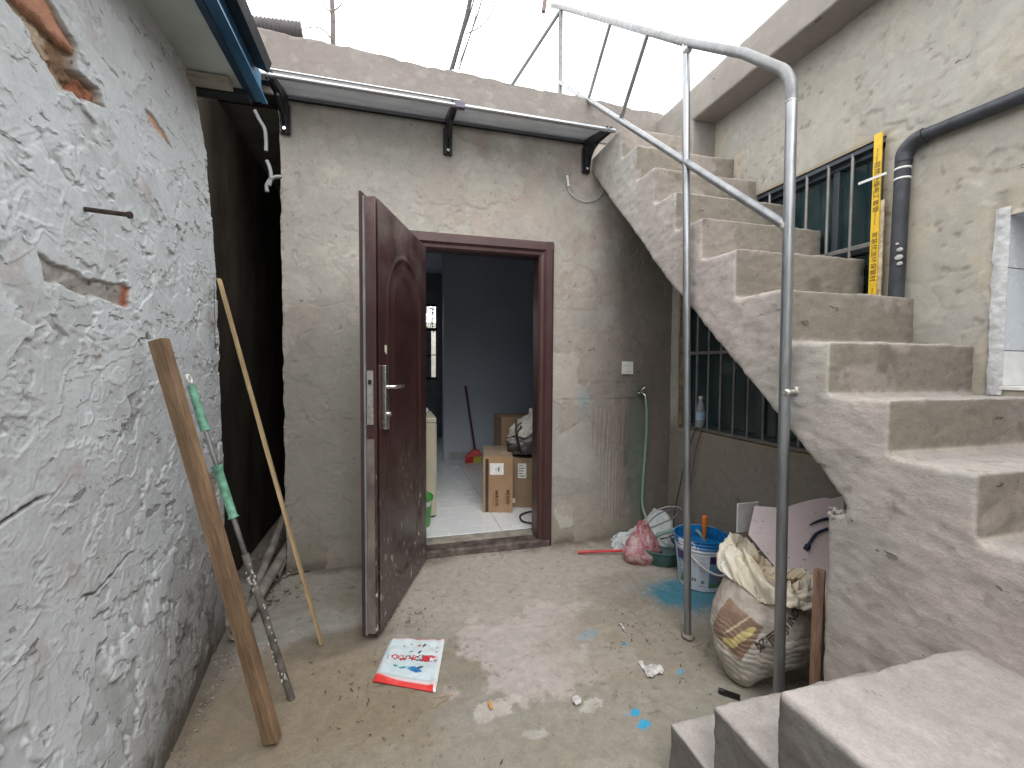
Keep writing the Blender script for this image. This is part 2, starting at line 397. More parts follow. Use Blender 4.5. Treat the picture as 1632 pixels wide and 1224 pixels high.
M_red = mat_simple('red_plastic', (.58, .035, .04), .42, 0, .12, 12)

# ------------------------------------------------------------------ THE SETTING: floor
res = .006
U, V = uv(-1.15, 2.04, -.9, 2.87, res)
H = fb2(U, V, .5, 3, 3) * .006 + fb2(U, V, .06, 3, 8) * .0014
Hs = np.zeros_like(H); strokes(Hs, res, 420, nrs, (.08, .3), (.03, .09), .0006, (.3, .8), .00035, .6); H += Hs
C = np.zeros(U.shape + (3,), np.float32); C[:] = (.305, .285, .245)
big = fb2(U, V, .7, 4, 21); med_ = fb2(U, V, .17, 5, 31, .6); fin = fb2(U, V, .035, 4, 41, .65)
lerp3(C, (.40, .365, .325), ss(-.15, .35, big) * .55)
lerp3(C, (.245, .205, .15), ss(.05, .5, -big + .5 * med_) * .55)
lerp3(C, (.37, .345, .31), ss(.1, .45, med_) * .6)
lerp3(C, (.22, .195, .16), ss(.15, .5, fin) * .35)
# the reddish lighter skim in the middle and towards the door
def blob(cu, cv, a, b, th=0., rag=.35, cell=.18, seed=0, soft=.12):
    du = U - cu; dv = V - cv; x = du * math.cos(th) + dv * math.sin(th); y = -du * math.sin(th) + dv * math.cos(th)
    return ss(1 + soft, 1 - soft, np.sqrt((x / a) ** 2 + (y / b) ** 2) + rag * fb2(U, V, cell, 5, 60 + seed, .6) + 0 * x)
bl = blob(.72, 2.42, .85, .42, .05, .5, .22, 1, .3); lerp3(C, (.43, .385, .345), bl * .7)
bl = blob(.64, 1.80, .33, .30, .1, .75, .16, 2, .10); lerp3(C, (.475, .42, .40), bl * .8); H += bl * .0018
bl = blob(.87, 1.66, .15, .09, -.3, .9, .06, 6, .08); lerp3(C, (.51, .475, .45), bl * .8); H += bl * .0018
bl = blob(.35, 1.50, .10, .04, .3, .9, .05, 7, .08); lerp3(C, (.50, .46, .42), bl * .8); H += bl * .001
bl = blob(.70, 1.43, .05, .025, .3, .7, .03, 8, .08); lerp3(C, (.60, .58, .55), bl * .8)
bl = blob(.45, 1.37, .05, .02, .0, .8, .03, 9, .08); lerp3(C, (.62, .60, .58), bl * .8)
bl = blob(-.02, 1.38, .08, .05, .5, .6, .05, 10, .2); lerp3(C, (.42, .41, .38), bl * .7)
bl = blob(.62, 1.18, .16, .04, .0, .7, .06, 11, .2); lerp3(C, (.46, .43, .40), bl * .7)
# brown earth film on the left and near the camera
bl = blob(-.30, 1.55, .42, .75, 0, .6, .3, 3, .35); lerp3(C, (.255, .20, .135), bl * .75)
bl = blob(.20, 1.10, 1.3, .36, 0, .5, .3, 4, .35); lerp3(C, (.30, .275, .225), bl * .7)
bl = blob(1.10, 1.75, .38, .34, 0, .6, .2, 5, .35); lerp3(C, (.285, .25, .195), bl * .75)
bl = blob(-.42, 2.22, .30, .13, .1, .4, .3, 12, .25); lerp3(C, (.36, .35, .32), bl * .8)
bl = blob(-.25, 2.06, .2, .10, .2, .5, .2, 13, .3); lerp3(C, (.17, .145, .11), bl * .7)
bl = blob(1.25, 2.15, .25, .2, .4, .6, .15, 14, .3); lerp3(C, (.235, .205, .165), bl * .5)
# teal paint spilled round the bucket and drops of it
bl = blob(1.56, 2.01, .25, .17, -.3, .45, .12, 15, .4); lerp3(C, (.04, .21, .30), bl * .9)
for (cx_, cy_, r0, k) in ((.832, 1.355, .022, 1.0), (.838, 1.302, .024, 1.0), (1.13, 1.50, .018, .7), (.795, 1.36, .010, .6), (.86, 1.82, .05, .22), (1.0, 1.72, .02, .4)):
    bl = blob(cx_, cy_, r0, r0 * .7, .4, .8, .02, int(cx_ * 99), .2); lerp3(C, (.05, .36, .58), bl * k)
# damp dirt at the foot of the walls
edge = ss(.12, 0, 2.85 - V + .08 * med_) + ss(.10, 0, U + .74 + .07 * med_) * (V < 2.33)
lerp3(C, (.12, .10, .08), np.clip(edge, 0, 1) * .7)
ch = np.abs(fb2(U, V, .45, 5, 77, .6)); H -= np.where(ch < .006, .0012, 0) * (big > -.1)
pit = ss(.42, .6, fb2(U, V, .022, 2, 88)); lerp3(C, (.13, .11, .09), pit * .45 * ss(-.1, .3, med_ - .2 * big)); H -= pit * .0012
wsp = ss(.62, .68, fb2(U, V, .018, 2, 98)); lerp3(C, (.55, .53, .49), wsp * .4 * ss(.15, .4, big))
fl = relief('floor', res, U, V, lambda u, v, h: np.stack([u, v, h - .002], -1), H, C, M_floor)
tag(fl, kind='structure')
gd_m = mat_simple('bare_earth', (.22, .20, .17), .95, 0, .15, 2, .01, 12)
bm = bmesh.new(); 
vs = [bm.verts.new(p) for p in ((-60, -60, -.03), (60, -60, -.03), (60, 60, -.03), (-60, 60, -.03))]; bm.faces.new(vs)
tag(bmesh_obj('ground', bm, gd_m), kind='structure')

# ------------------------------------------------------------------ left wall (white-grey skim over brick)
res = .003
Y0, Y1 = .62, 2.30
U, V = uv(Y0, Y1 + .20, -.02, 2.62, res)
nrsL = np.random.RandomState(3)
H = fb2(U, V, .6, 2, 5) * .012 + fb2(U, V, .20, 3, 6) * .005
# courses of brick telegraph through the skim
wv = V + .02 * fb2(U, V, .4, 3, 9); H += .0022 * np.cos(wv * 2 * math.pi / .19) * ss(-.3, .3, fb2(U, V, .5, 2, 12))
for (y_, a_, sd) in ((.94, .006, 1), (1.46, .006, 2), (1.82, .005, 3), (.655, .006, 4), (1.66, .004, 5)):
    ln = V - y_ - .05 * fb2(U, V * 0, .35, 3, 200 + sd) - .07 * (U - 1.6) * (1 if sd != 4 else 2.2)
    H -= a_ * np.exp(-(ln / .006) ** 2) * ss(.0, .25, fb2(U, V, .25, 3, 210 + sd)) - a_ * .5 * ss(.0, .03, ln) * ss(.12, .03, ln)
strokes(H, res, 1300, nrsL, (.05, .20), (.02, .07), .0026, (.0, .55), .0012, .8)
strokes(H, res, 1700, nrsL, (.02, .09), (.005, .018), .0016, (-.05, .55), .0015, .72)
strokes(H, res, 420, nrsL, (.06, .18), (.025, .07), .0016, (.1, .8), .0017, .85)
strokes(H, res, 320, nrsL, (.02, .07), (.004, .012), .0014, (1.3, .5), .0018, .7)
strokes(H, res, 900, nrsL, (.012, .05), (.0025, .007), .0012, (-.1, .5), .0015, .65)
H += fb2(U, V, .012, 2, 14) * .0005
C = np.zeros(U.shape + (3,), np.float32); C[:] = (.575, .605, .63)
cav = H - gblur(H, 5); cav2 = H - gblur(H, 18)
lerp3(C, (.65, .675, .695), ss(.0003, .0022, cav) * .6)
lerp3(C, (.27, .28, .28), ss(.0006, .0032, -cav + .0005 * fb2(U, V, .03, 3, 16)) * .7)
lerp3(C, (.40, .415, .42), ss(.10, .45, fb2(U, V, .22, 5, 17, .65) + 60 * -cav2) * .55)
lerp3(C, (.50, .515, .52), ss(-.05, .5, fb2(U, V, .6, 4, 19, .6)) * .4)
lerp3(C, (.40, .35, .33), ss(.30, .5, fb2(U, V, .12, 5, 20, .65)) * .45)
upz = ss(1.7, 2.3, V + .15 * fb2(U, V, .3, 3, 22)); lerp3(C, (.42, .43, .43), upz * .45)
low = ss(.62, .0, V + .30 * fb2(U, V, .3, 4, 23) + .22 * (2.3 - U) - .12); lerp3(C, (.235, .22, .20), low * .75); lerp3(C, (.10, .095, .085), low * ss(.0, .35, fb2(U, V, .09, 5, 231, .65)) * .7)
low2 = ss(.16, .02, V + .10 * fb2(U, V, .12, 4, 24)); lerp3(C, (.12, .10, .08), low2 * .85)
# places where the skim has fallen off the bricks
def rag_mask(poly, rag=.02, soft=.006, seed=0):
    uu = U + rag * fb2(U, V, .05, 4, 300 + seed, .6); vv = V + rag * fb2(U, V, .05, 4, 340 + seed, .6)
    d = np.full(U.shape, 1e9); ins = np.zeros(U.shape, bool); n = len(poly)
    for i in range(n):
        (x1, y1), (x2, y2) = poly[i], poly[(i + 1) % n]
        ex, ey = x2 - x1, y2 - y1; t = np.clip(((uu - x1) * ex + (vv - y1) * ey) / (ex * ex + ey * ey), 0, 1)
        d = np.minimum(d, np.hypot(uu - x1 - t * ex, vv - y1 - t * ey))
        c = ((y1 > vv) != (y2 > vv)) & (uu < ex * (vv - y1) / (ey + 1e-9) + x1); ins ^= c
    return ss(-soft, soft, np.where(ins, d, -d))
rk = rag_mask([(1.13, 2.17), (1.16, 2.03), (1.27, 1.965), (1.36, 1.915), (1.43, 1.93), (1.50, 1.95), (1.485, 1.985), (1.42, 1.995), (1.41, 2.06), (1.33, 2.10), (1.24, 2.20)], .018, .004, 1)
pitc = fb2(U, V, .03, 4, 26, .6)
H -= rk * (.030 + .004 * pitc)
lerp3(C, (.19, .115, .07), rk)
lerp3(C, (.42, .34, .25), rk * ss(-.25, .15, fb2(U, V, .06, 4, 27)))
rk2 = rag_mask([(1.245, 1.50), (1.265, 1.44), (1.42, 1.425), (1.585, 1.42), (1.60, 1.485), (1.47, 1.475), (1.35, 1.478)], .012, .003, 2)
H -= rk2 * .010; lerp3(C, (.40, .38, .36), rk2); lerp3(C, (.33, .30, .28), rk2 * ss(0, .4, pitc)); 
lerp3(C, (.36, .13, .07), rk2 * ss(1.545, 1.585, U)); H -= rk2 * .006 * ss(1.47, 1.43, V)
rk3 = rag_mask([(1.74, 2.07), (1.76, 2.04), (1.84, 2.035), (1.92, 2.03), (1.88, 2.055), (1.80, 2.075)], .015, .003, 3)
H -= rk3 * .008; lerp3(C, (.50, .27, .15), rk3 * .8)
hole = np.exp(-(((U - 1.435) / .006) ** 2 + ((V - 1.463) / .006) ** 2)); H -= hole * .02; lerp3(C, (.02, .02, .02), hole)
cr = np.abs(V - .66 - .16 * (U - 1.45) - .025 * fb2(U, V * 0, .1, 4, 401)); cm = ss(.006, .001, cr) * ss(1.30, 1.36, U) * ss(1.6, 1.5, U); H -= cm * .006; lerp3(C, (.12, .11, .10), cm)
cr = np.abs(V - .93 - .2 * (U - 1.15) - .02 * fb2(U, V * 0, .08, 4, 402)); cm = ss(.007, .001, cr) * ss(1.26, 1.2, U); H -= cm * .008; lerp3(C, (.10, .09, .08), cm)
rk4 = rag_mask([(2.05, .78), (2.12, .60), (2.22, .58), (2.2, .70), (2.24, .80)], .04, .006, 4); H -= rk4 * .006; lerp3(C, (.36, .30, .26), rk4 * .7)
bulge = .085 * ss(.75, 0, V) * ss(2.35, 1.4, U)
H += bulge
endY = np.interp(V, [0, .6, .9, 1.48, 1.98, 2.2, 2.36, 2.6], [2.295, 2.31, 2.32, 2.30, 2.255, 2.19, 2.12, 2.11]) + .012 * fb2(U * 0, V, .12, 4, 29)
def pos_left(u, v, h):
    s = np.clip(u - (Y1 - .06), 0, 1); t = u - Y0
    bend = ss(Y1 - .05, Y1 + .03, u)
    y = np.where(u <= Y1 - .06, u, (Y1 - .06) + .045 * (1 - np.exp(-s / .035)) * 1.35)
    y = Y0 + (y - Y0) * (endY - Y0) / (Y1 - Y0)
    x = -.775 + h * (1 - bend) - np.clip(u - (Y1 - .02), 0, 1) * 1.0
    return np.stack([x, y + h * bend * .6, v], -1)
lw = thing('left_wall', 'rough white grey skimmed brick wall filling the left side', 'wall', (-.9, 1.4, 0))
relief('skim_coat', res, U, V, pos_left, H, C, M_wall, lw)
# coarse remainder behind the camera, and the body of that building
U2, V2 = uv(-3.2, Y0 + .004, -.02, 2.62, .03); H2 = fb2(U2, V2, .5, 3, 5) * .012 + .085 * ss(.75, 0, V2); C2 = np.zeros(U2.shape + (3,), np.float32); C2[:] = (.47, .49, .51)
C2 *= (1 + .15 * fb2(U2, V2, .3, 4, 5))[..., None]
relief('wall_run', .03, U2, V2, lambda u, v, h: np.stack([-.778 + h, u, v], -1), H2, C2, M_wall, lw)
m_brick = mat_simple('fired_brick', (.50, .25, .16), .95, 0, .15, 22, .006, 60, spec=.15, col2=(.36, .20, .14))
def rough_brick(lo, hi, seed, parent, mat=m_brick):
    bm = bmesh.new(); lo = Vector(lo); hi = Vector(hi); add_box(bm, (lo + hi) / 2, hi - lo)
    bmesh.ops.subdivide_edges(bm, edges=bm.edges, cuts=5, use_grid_fill=True)
    rr = random.Random(seed)
    for v in bm.verts: v.co += Vector([rr.uniform(-1, 1) * .0055 for _ in range(3)])
    return bmesh_obj('brick', bm, mat, parent, True)
m_brickd = mat_simple('fired_brick_dark', (.36, .14, .08), .95, 0, .2, 26, .008, 50, spec=.15, col2=(.13, .075, .055))
rough_brick((-.90, 1.15, 2.035), (-.784, 1.395, 2.115), 1, lw)
rough_brick((-.90, 1.395, 1.925), (-.784, 1.475, 1.975), 2, lw, m_brickd)
rough_brick((-.90, 1.13, 2.115), (-.79, 1.20, 2.17), 3, lw, m_brickd)
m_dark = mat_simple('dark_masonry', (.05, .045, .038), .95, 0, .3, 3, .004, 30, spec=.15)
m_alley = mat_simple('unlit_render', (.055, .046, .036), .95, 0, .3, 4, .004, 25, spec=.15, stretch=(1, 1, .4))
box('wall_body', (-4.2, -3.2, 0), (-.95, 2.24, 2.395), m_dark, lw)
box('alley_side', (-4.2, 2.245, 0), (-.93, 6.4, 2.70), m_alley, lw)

# wall bolt
t = thing('iron_bolt', 'rusty iron bolt sticking out of the white wall', 'bolt', (-.78, 1.40, 1.65))
m_rust = mat_simple('rusty_iron', (.075, .05, .045), .75, .4, .3, 60, .0012, 150, col2=(.035, .025, .022))
a = at('X', -.772, 133, 333); b_ = at('X', -.66, 209, 343)
tube('shank', [a, a.lerp(b_, .95)], .0062, m_rust, t, 10)
tube('bolt_head', [a.lerp(b_, .94), b_], .0095, m_rust, t, 6)
# small wire with a loop hanging near the wall end
p0 = at('X', -.745, 341, 452); wp = [p0 + Vector((0, 0, -.02 * i + 0)) + Vector((0, .002 * math.sin(i), 0)) for i in range(14)]
lp = wp[-1]; wp += [lp + Vector((0, .008 * math.sin(q), -.010 + .010 * math.cos(q))) for q in np.linspace(.3, 6.2, 9)]
tag(tube('steel_wire', wp, .0011, m_rust, None, 6), 'thin wire with a small loop hanging at the end of the white wall', 'wire')

# ------------------------------------------------------------------ roof over the left building
rf = thing('left_roof', 'blue edged sheet roof overhanging the white wall at upper left', 'roof', (-.8, 0, 2.4))
m_soff = mat_simple('fibre_board', (.48, .52, .49), .85, 0, .12, 3, .001, 40, spec=.25)
m_blue = mat_simple('blue_steel', (.10, .30, .50), .38, .25, .15, 5, stretch=(1, .2, 1), col2=(.02, .075, .16))
m_blued = mat_simple('dark_blue_steel', (.02, .045, .09), .45, .2, .15, 5)
m_sheet = mat_simple('dark_sheet', (.035, .04, .045), .6, .3, .2, 6, .001, 30)
box('soffit', (-4.2, -3.2, 2.40), (-.575, 2.17, 2.42), m_soff, rf)
box('fascia', (-.575, -3.2, 2.398), (-.555, 2.185, 2.52), m_blue, rf)
box('fascia_lip', (-.5545, -3.2, 2.396), (-.532, 2.19, 2.404), m_blue, rf)
box('fascia_flange', (-.600, -3.2, 2.392), (-.5755, 2.18, 2.398), m_blued, rf)
bm = bmesh.new(); poly_prism(bm, [(-.554, 2.10, 2.495), (-.505, 2.10, 2.478), (-.492, 2.10, 2.52), (-.554, 2.10, 2.56)], (0, -5.4, 0)); bmesh_obj('gutter', bm, m_sheet, rf)
box('roof_sheet', (-4.2, -3.2, 2.56), (-.515, 2.12, 2.58), m_sheet, rf)
box('batten', (-.83, 2.02, 2.365), (-.63, 2.075, 2.395), mat_wood('pale_batten', (.33, .30, .25), (.44, .41, .35), 6, 'X'), rf, .002)
box('batten', (-.90, 2.10, 2.37), (-.585, 2.16, 2.397), m_sheet, rf, .002)

# ------------------------------------------------------------------ facade with the door
fc = thing('facade_house', 'grey cement rendered house front with the doorway', 'house', (.7, 2.95, 0))
res = .0058
U, V = uv(-.632, 2.03, -.02, 2.83, res)
nrsF = np.random.RandomState(8)
H = fb2(U, V, .7, 2, 51) * .006 + fb2(U, V, .15, 3, 52) * .0018
strokes(H, res, 260, nrsF, (.10, .34), (.05, .14), .0009, (.2, .9), .0004, .75, bend=2.5)
strokes(H, res, 130, nrsF, (.03, .10), (.006, .02), .0006, (.3, .7), .0006, .6)
C = np.zeros(U.shape + (3,), np.float32); C[:] = (.425, .405, .365)
g1 = fb2(U, V, .45, 5, 53, .55); g2 = fb2(U, V, .16, 5, 54, .6); g3 = fb2(U, V, .05, 4, 55, .6)
lerp3(C, (.335, .325, .295), ss(-.05, .4, g1) * .7)
lerp3(C, (.50, .475, .425), ss(.05, .4, g2) * .55)
lerp3(C, (.35, .275, .235), ss(.05, .35, fb2(U, V, .3, 5, 56, .6)) * ss(.3, .8, U + .3 * (V > 1.9)) * .6); lerp3(C, (.30, .285, .255), ss(.15, .4, fb2(U, V, .22, 5, 561, .6)) * .5)
lerp3(C, (.31, .285, .25), ss(.2, .5, g3) * .2)
def fblob(cu, cv, a, b, seed, rag=.4, cell=.15, soft=.2):
    return ss(1 + soft, 1 - soft, np.sqrt(((U - cu) / a) ** 2 + ((V - cv) / b) ** 2) + rag * fb2(U, V, cell, 5, 500 + seed, .6))
# layered skim patches above the door
for k, (cu, cv, a, b, al, cc, hh) in enumerate(((.42, 2.48, .30, .20, .5, (.37, .345, .31), .0022), (.62, 2.44, .24, .15, .55, (.45, .425, .375), .0024), (.30, 2.33, .14, .20, .5, (.42, .36, .315), .0018),
        (.75, 2.26, .40, .13, .4, (.39, .325, .28), .001), (1.17, 2.55, .10, .075, .9, (.245, .235, .22), .002), (-.3, 2.5, .22, .2, .3, (.46, .43, .38), .001), (.95, 2.20, .12, .22, .35, (.44, .42, .375), .001))):
    bl = fblob(cu, cv, a, b, k, .55, .13, .04); lerp3(C, cc, bl * al); H += bl * hh
    rim = bl * (1 - bl) * 4; lerp3(C, (.25, .24, .22), rim * .3)
# the lower coat ends in a wavy line at 1.7 m
ln = V - 1.60 - .12 * fb2(U, V * 0, .5, 4, 57, .5) - .12 * ss(.9, 1.3, U); lc = ss(.008, -.008, ln); lerp3(C, (.33, .315, .285), lc * .45); H += lc * .0025
rim = np.exp(-((ln - .006) / .006) ** 2); lerp3(C, (.20, .195, .18), rim * .55 * ss(-.3, .2, fb2(U, V, .3, 3, 58)))
lerp3(C, (.27, .255, .23), np.exp(-((ln - .03) / .03) ** 2) * .35)
# swept arcs of the trowel right of the door
for (cu, cv, rr_, sd) in ((1.42, 1.12, .42, 1), (1.50, 1.24, .28, 2), (1.2, 1.75, .2, 3)):
    rd = np.hypot(U - cu, V - cv) - rr_ - .03 * fb2(U, V, .2, 3, 600 + sd)
    mk = ss(.012, -.012, rd) * (V > cv - .1); H += mk * .002
    e_ = np.exp(-(rd / .010) ** 2) * ss(cv - .1, cv + .05, V); lerp3(C, (.22, .205, .185), e_ * .4); lerp3(C, (.38, .32, .28), mk * .25)
# browner render with the stairs' shade painted in; damp stain by the tap
dk = ss(1.22, 1.75, U + .25 * g1) * ss(2.4, 1.7, V + .2 * g1); lerp3(C, (.25, .215, .185), dk * .8)
dk = ss(1.52, 1.60, U + .05 * g2); lerp3(C, (.195, .17, .15), dk * .6 * ss(2.6, 2.2, V))
dk = fblob(1.72, .70, .10, .44, 21, .3, .15, .25); lerp3(C, (.135, .15, .125), dk * .85)
dk = ss(.012, -.012, np.abs(U - 1.725 - .01 * g1) - .055) * ss(1.0, .9, V); lerp3(C, (.15, .185, .155), dk * .85 * ss(-.1, .05, V))
# mortar runs
for k in range(16):
    x0 = 1.37 + k * .017 + nrsF.uniform(-.008, .008); top = 1.02 - .1 * abs(math.sin(k * 1.7)); bot = nrsF.uniform(.35, .75) if k > 3 else nrsF.uniform(.62, .8)
    xx = x0 + .012 * vn2(V / .15, V * 0 + k, 7) * 1.2
    mk = np.exp(-((U - xx) / .0035) ** 2) * ss(top, top - .05, V) * ss(bot - .03, bot + .03, V)
    H += mk * .0035; lerp3(C, (.21, .165, .135), mk * .55)
rb = ss(.10, .07, np.abs(U - 1.52)) * ss(.68, .60, V) * ss(.10, .2, V); H += rb * .0016 * np.cos(U / .026 * 2 * math.pi)
lerp3(C, (.36, .30, .25), rb * .25)
# blue paint spray
dk = np.exp(-(((U - 1.29) / .055) ** 2 + ((V - 1.00) / .085) ** 2)); lerp3(C, (.17, .31, .36), np.clip(dk, 0, 1) * .75)
# damp foot
dk = ss(.30, .05, V + .12 * fb2(U, V, .25, 4, 59)); lerp3(C, (.27, .235, .18), dk * .6)
dk = ss(.07, .0, V + .04 * g2); lerp3(C, (.12, .10, .08), dk * .7)
bl = fblob(1.15, .20, .07, .09, 31, .7, .06, .06); lerp3(C, (.56, .54, .50), bl * .7)
cr = np.abs(U - 1.30 - .02 * fb2(U * 0, V, .3, 3, 61)); 
pit = ss(.60, .66, fb2(U, V, .024, 2, 62)); H -= pit * .0016; lerp3(C, (.17, .15, .13), pit * .4)
def contour(f, wd=.012):      # sharp rim where one thin coat ends on another
    return np.exp(-(f / wd) ** 2)
wu = U + .10 * fb2(U, V, .22, 4, 621); wv2 = V + .10 * fb2(U, V, .22, 4, 622)
for sd, cell, off, cc, am in ((631, .55, .12, (.50, .475, .43), .5), (632, .40, .18, (.37, .345, .31), .5), (633, .30, .22, (.41, .35, .31), .55), (634, .8, .05, (.36, .35, .32), .35)):
    f = fb2(wu, wv2, cell, 5, sd, .55) - off; dq = 1 - .88 * ss(1.15, 1.45, U) * ss(2.5, 2.2, V); mk = ss(-.006, .006, f); lerp3(C, cc, mk * am * dq * 1.15); H += mk * .0012; lerp3(C, (.24, .225, .20), contour(f, .006) * .22 * dq)
C *= .90
relief('render_coat', res, U, V, lambda u, v, h: np.stack([np.where(u < -.625, -.632 + .006 * vn2(v / .08, v * 0, 3), u), 2.85 - h, v], -1), H, C, M_cement, fc, holes=[(.125, 1.025, -.1, 2.065)])
# left return, body of the house as separate walls so that the room behind the door is a room
def plain_wall(name, lo, hi, mat, parent): return box(name, lo, hi, mat, parent)
m_body = mat_simple('cement_block', (.30, .28, .25), .95, 0, .15, 5, .003, 30, spec=.2)
m_int = mat_simple('grey_white_interior_paint', (.48, .53, .61), .75, 0, .04, 2, .0003, 60, spec=.3)
m_intw = mat_simple('interior_reveal', (.46, .46, .46), .8, 0, .08, 3)
box('side_wall', (-.628, 2.856, 0), (-.45, 8.0, 2.82), m_body, fc)
box('front_wall', (-.449, 2.875, 0), (.125, 3.05, 2.82), m_body, fc)
box('front_wall', (1.025, 2.875, 0), (2.02, 3.05, 2.82), m_body, fc)
box('lintel', (.125, 2.875, 2.065), (1.025, 3.05, 2.82), m_body, fc)
box('roof_slab', (-1.6, 2.90, 2.822), (2.4, 8.2, 3.0), m_body, fc)
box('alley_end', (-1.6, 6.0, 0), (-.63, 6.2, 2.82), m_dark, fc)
box('alley_eave', (-1.6, 2.52, 2.84), (-.66, 2.84, 2.90), m_sheet, fc)
# parapet above the canopy
res = .008
U, V = uv(-1.3, 2.03, 0, .56, res)
Ht = fb2(U, V, .3, 4, 65) * .006; strokes(Ht, res, 260, nrsF, (.05, .2), (.02, .06), .0010, (.1, .9), .0008, .6)
C = np.zeros(U.shape + (3,), np.float32); C[:] = (.195, .175, .16)
lerp3(C, (.235, .215, .195), ss(0, .4, fb2(U, V, .3, 4, 66)) * .6); lerp3(C, (.19, .16, .148), ss(.1, .4, fb2(U, V, .25, 4, 67)) * .5)
lerp3(C, (.27, .255, .235), ss(.2, .5, fb2(U, V, .06, 4, 68)) * .4)
lerp3(C, (.20, .19, .17), ss(.05, .0, V + .05 * fb2(U, V, .1, 3, 68)) * .5)
def pos_par(u, v, h):
    top = np.interp(u, [-1.3, -.77, .28, 1.13, 1.9, 2.03], [3.19, 3.165, 3.115, 3.095, 3.075, 3.075]) + .006 * vn2(u / .05, u * 0, 9) + .006 * vn2(u / .2, u * 0, 19)
    f = np.clip(v / .36, 0, 1); s = np.clip(v - .36, 0, 1); z = 2.805 + (top - 2.805) * f
    z = z - .006 * np.exp(-np.abs(v - .36) / .012)
    return np.stack([u, 2.842 - h * (f < 1) + s * 1.0 - .0, z + h * (f >= 1)], -1)
relief('parapet', res, U, V, pos_par, Ht, C, M_cement, fc)
box('parapet_core', (-1.58, 2.86, 2.83), (2.3, 3.03, 3.04), m_body, fc)
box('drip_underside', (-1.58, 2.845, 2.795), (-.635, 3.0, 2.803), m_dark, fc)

# interior
tile_m, n, b = mat_new('polished_white_tile'); tc = n.nodes.new('ShaderNodeNewGeometry').outputs['Position']
n1 = noise_node(n, tc, 1.6, 8, .62); r1 = ramp(n, n1.outputs[0], .30, .75, (.66, .69, .71, 1), (.76, .78, .79, 1)); n.links.new(r1.outputs[0], b.inputs['Base Color'])
n2 = noise_node(n, tc, 9, 5, .6); r2 = ramp(n, n2.outputs[0], .35, .7, (.10,) * 3 + (1,), (.35,) * 3 + (1,)); n.links.new(r2.outputs[0], b.inputs['Roughness'])
m_grout = mat_simple('grout', (.30, .30, .30), .9)
fr_ = box('interior_floor_base', (-.449, 3.05, -.01), (3.6, 8.0, .043), m_grout, fc)
tile_me = None
for i in range(6):
    for j in range(7):
        x0 = -.449 + i * .603; y0 = 3.052 + j * .603
        if tile_me is None:
            bm = bmesh.new(); add_box(bm, (.3, .3, .0035), (.5995, .5995, .007), bev=.0015, seg=1)
            tile_me = bpy.data.meshes.new('floor_tile'); bm.to_mesh(tile_me); bm.free(); tile_me.materials.append(tile_m)
        o = bpy.data.objects.new('floor_tile', tile_me); COL.objects.link(o); o.parent = fc; o.location = Vector((x0, y0, .043 + rnd.uniform(0, .0006))) - org(fc)
box('interior_wall', (.665, 5.52, .05), (3.6, 5.64, 2.82), m_int, fc)
box('interior_reveal', (.60, 5.50, .05), (.6648, 5.66, 2.82), m_int, fc)
box('interior_side_wall', (3.45, 3.05, .05), (3.6, 5.52, 2.82), m_int, fc)
box('interior_inner_face', (-.449, 3.0501, .05), (.06, 3.06, 2.82), m_int, fc)
box('interior_inner_face', (1.10, 3.0501, .05), (3.45, 3.06, 2.82), m_int, fc)
box('interior_left_face', (-.449, 3.06, .05), (-.44, 8.0, 2.82), m_int, fc)
box('ceiling', (-.44, 3.06, 2.80), (3.45, 8.0, 2.815), m_int, fc)
m_skirt = mat_simple('grey_skirting_tile', (.36, .38, .40), .4, 0, .05)
box('skirting', (.667, 5.505, .05), (3.45, 5.519, .15), m_skirt, fc)
box('kitchen_side', (1.9, 5.64, 0), (2.0, 8.0, 2.82), m_int, fc)
# far wall of the kitchen with its window
m_kw = mat_simple('kitchen_wall', (.20, .21, .23), .7, 0, .1)
wy = 7.5
box('kitchen_wall', (-.44, wy, .05), (1.9, wy + .12, 1.01), m_kw, fc)
box('kitchen_wall', (-.44, wy, 2.28), (1.9, wy + .12, 2.80), m_kw, fc)
box('kitchen_wall', (.71, wy, 1.01), (1.9, wy + .12, 2.28), m_kw, fc)
box('kitchen_wall', (-.44, wy, 1.01), (-.30, wy + .12, 2.28), m_kw, fc)
m_fr = mat_simple('dark_window_frame', (.02, .024, .03), .5, .3, .1)
kwn = box('kitchen_window', (-.30, wy + .03, 1.835), (.71, wy + .08, 1.885), m_fr, fc)
for (lo, hi) in (((-.30, wy + .03, 1.01), (.71, wy + .08, 1.05)), ((-.30, wy + .03, 2.25), (.71, wy + .08, 2.28)), ((.69, wy + .03, 1.05), (.71, wy + .08, 2.25)), ((.60, wy + .03, 1.05), (.612, wy + .07, 1.835)), ((.60, wy + .035, 1.42), (.69, wy + .065, 1.435)),
                 ((.36, wy + .035, 1.40), (.60, wy + .065, 1.425))):
    box('frame_bar', lo, hi, m_fr, kwn)
for x in (.42, .53, .63): box('window_bar', (x, wy + .09, 1.885), (x + .01, wy + .10, 2.25), m_fr, kwn)
m_blind = mat_simple('grey_frosted_pane', (.20, .22, .24), .4, 0, .1, 4)
box('pane', (.2, wy + .045, 1.05), (.60, wy + .05, 1.835), m_blind, kwn)
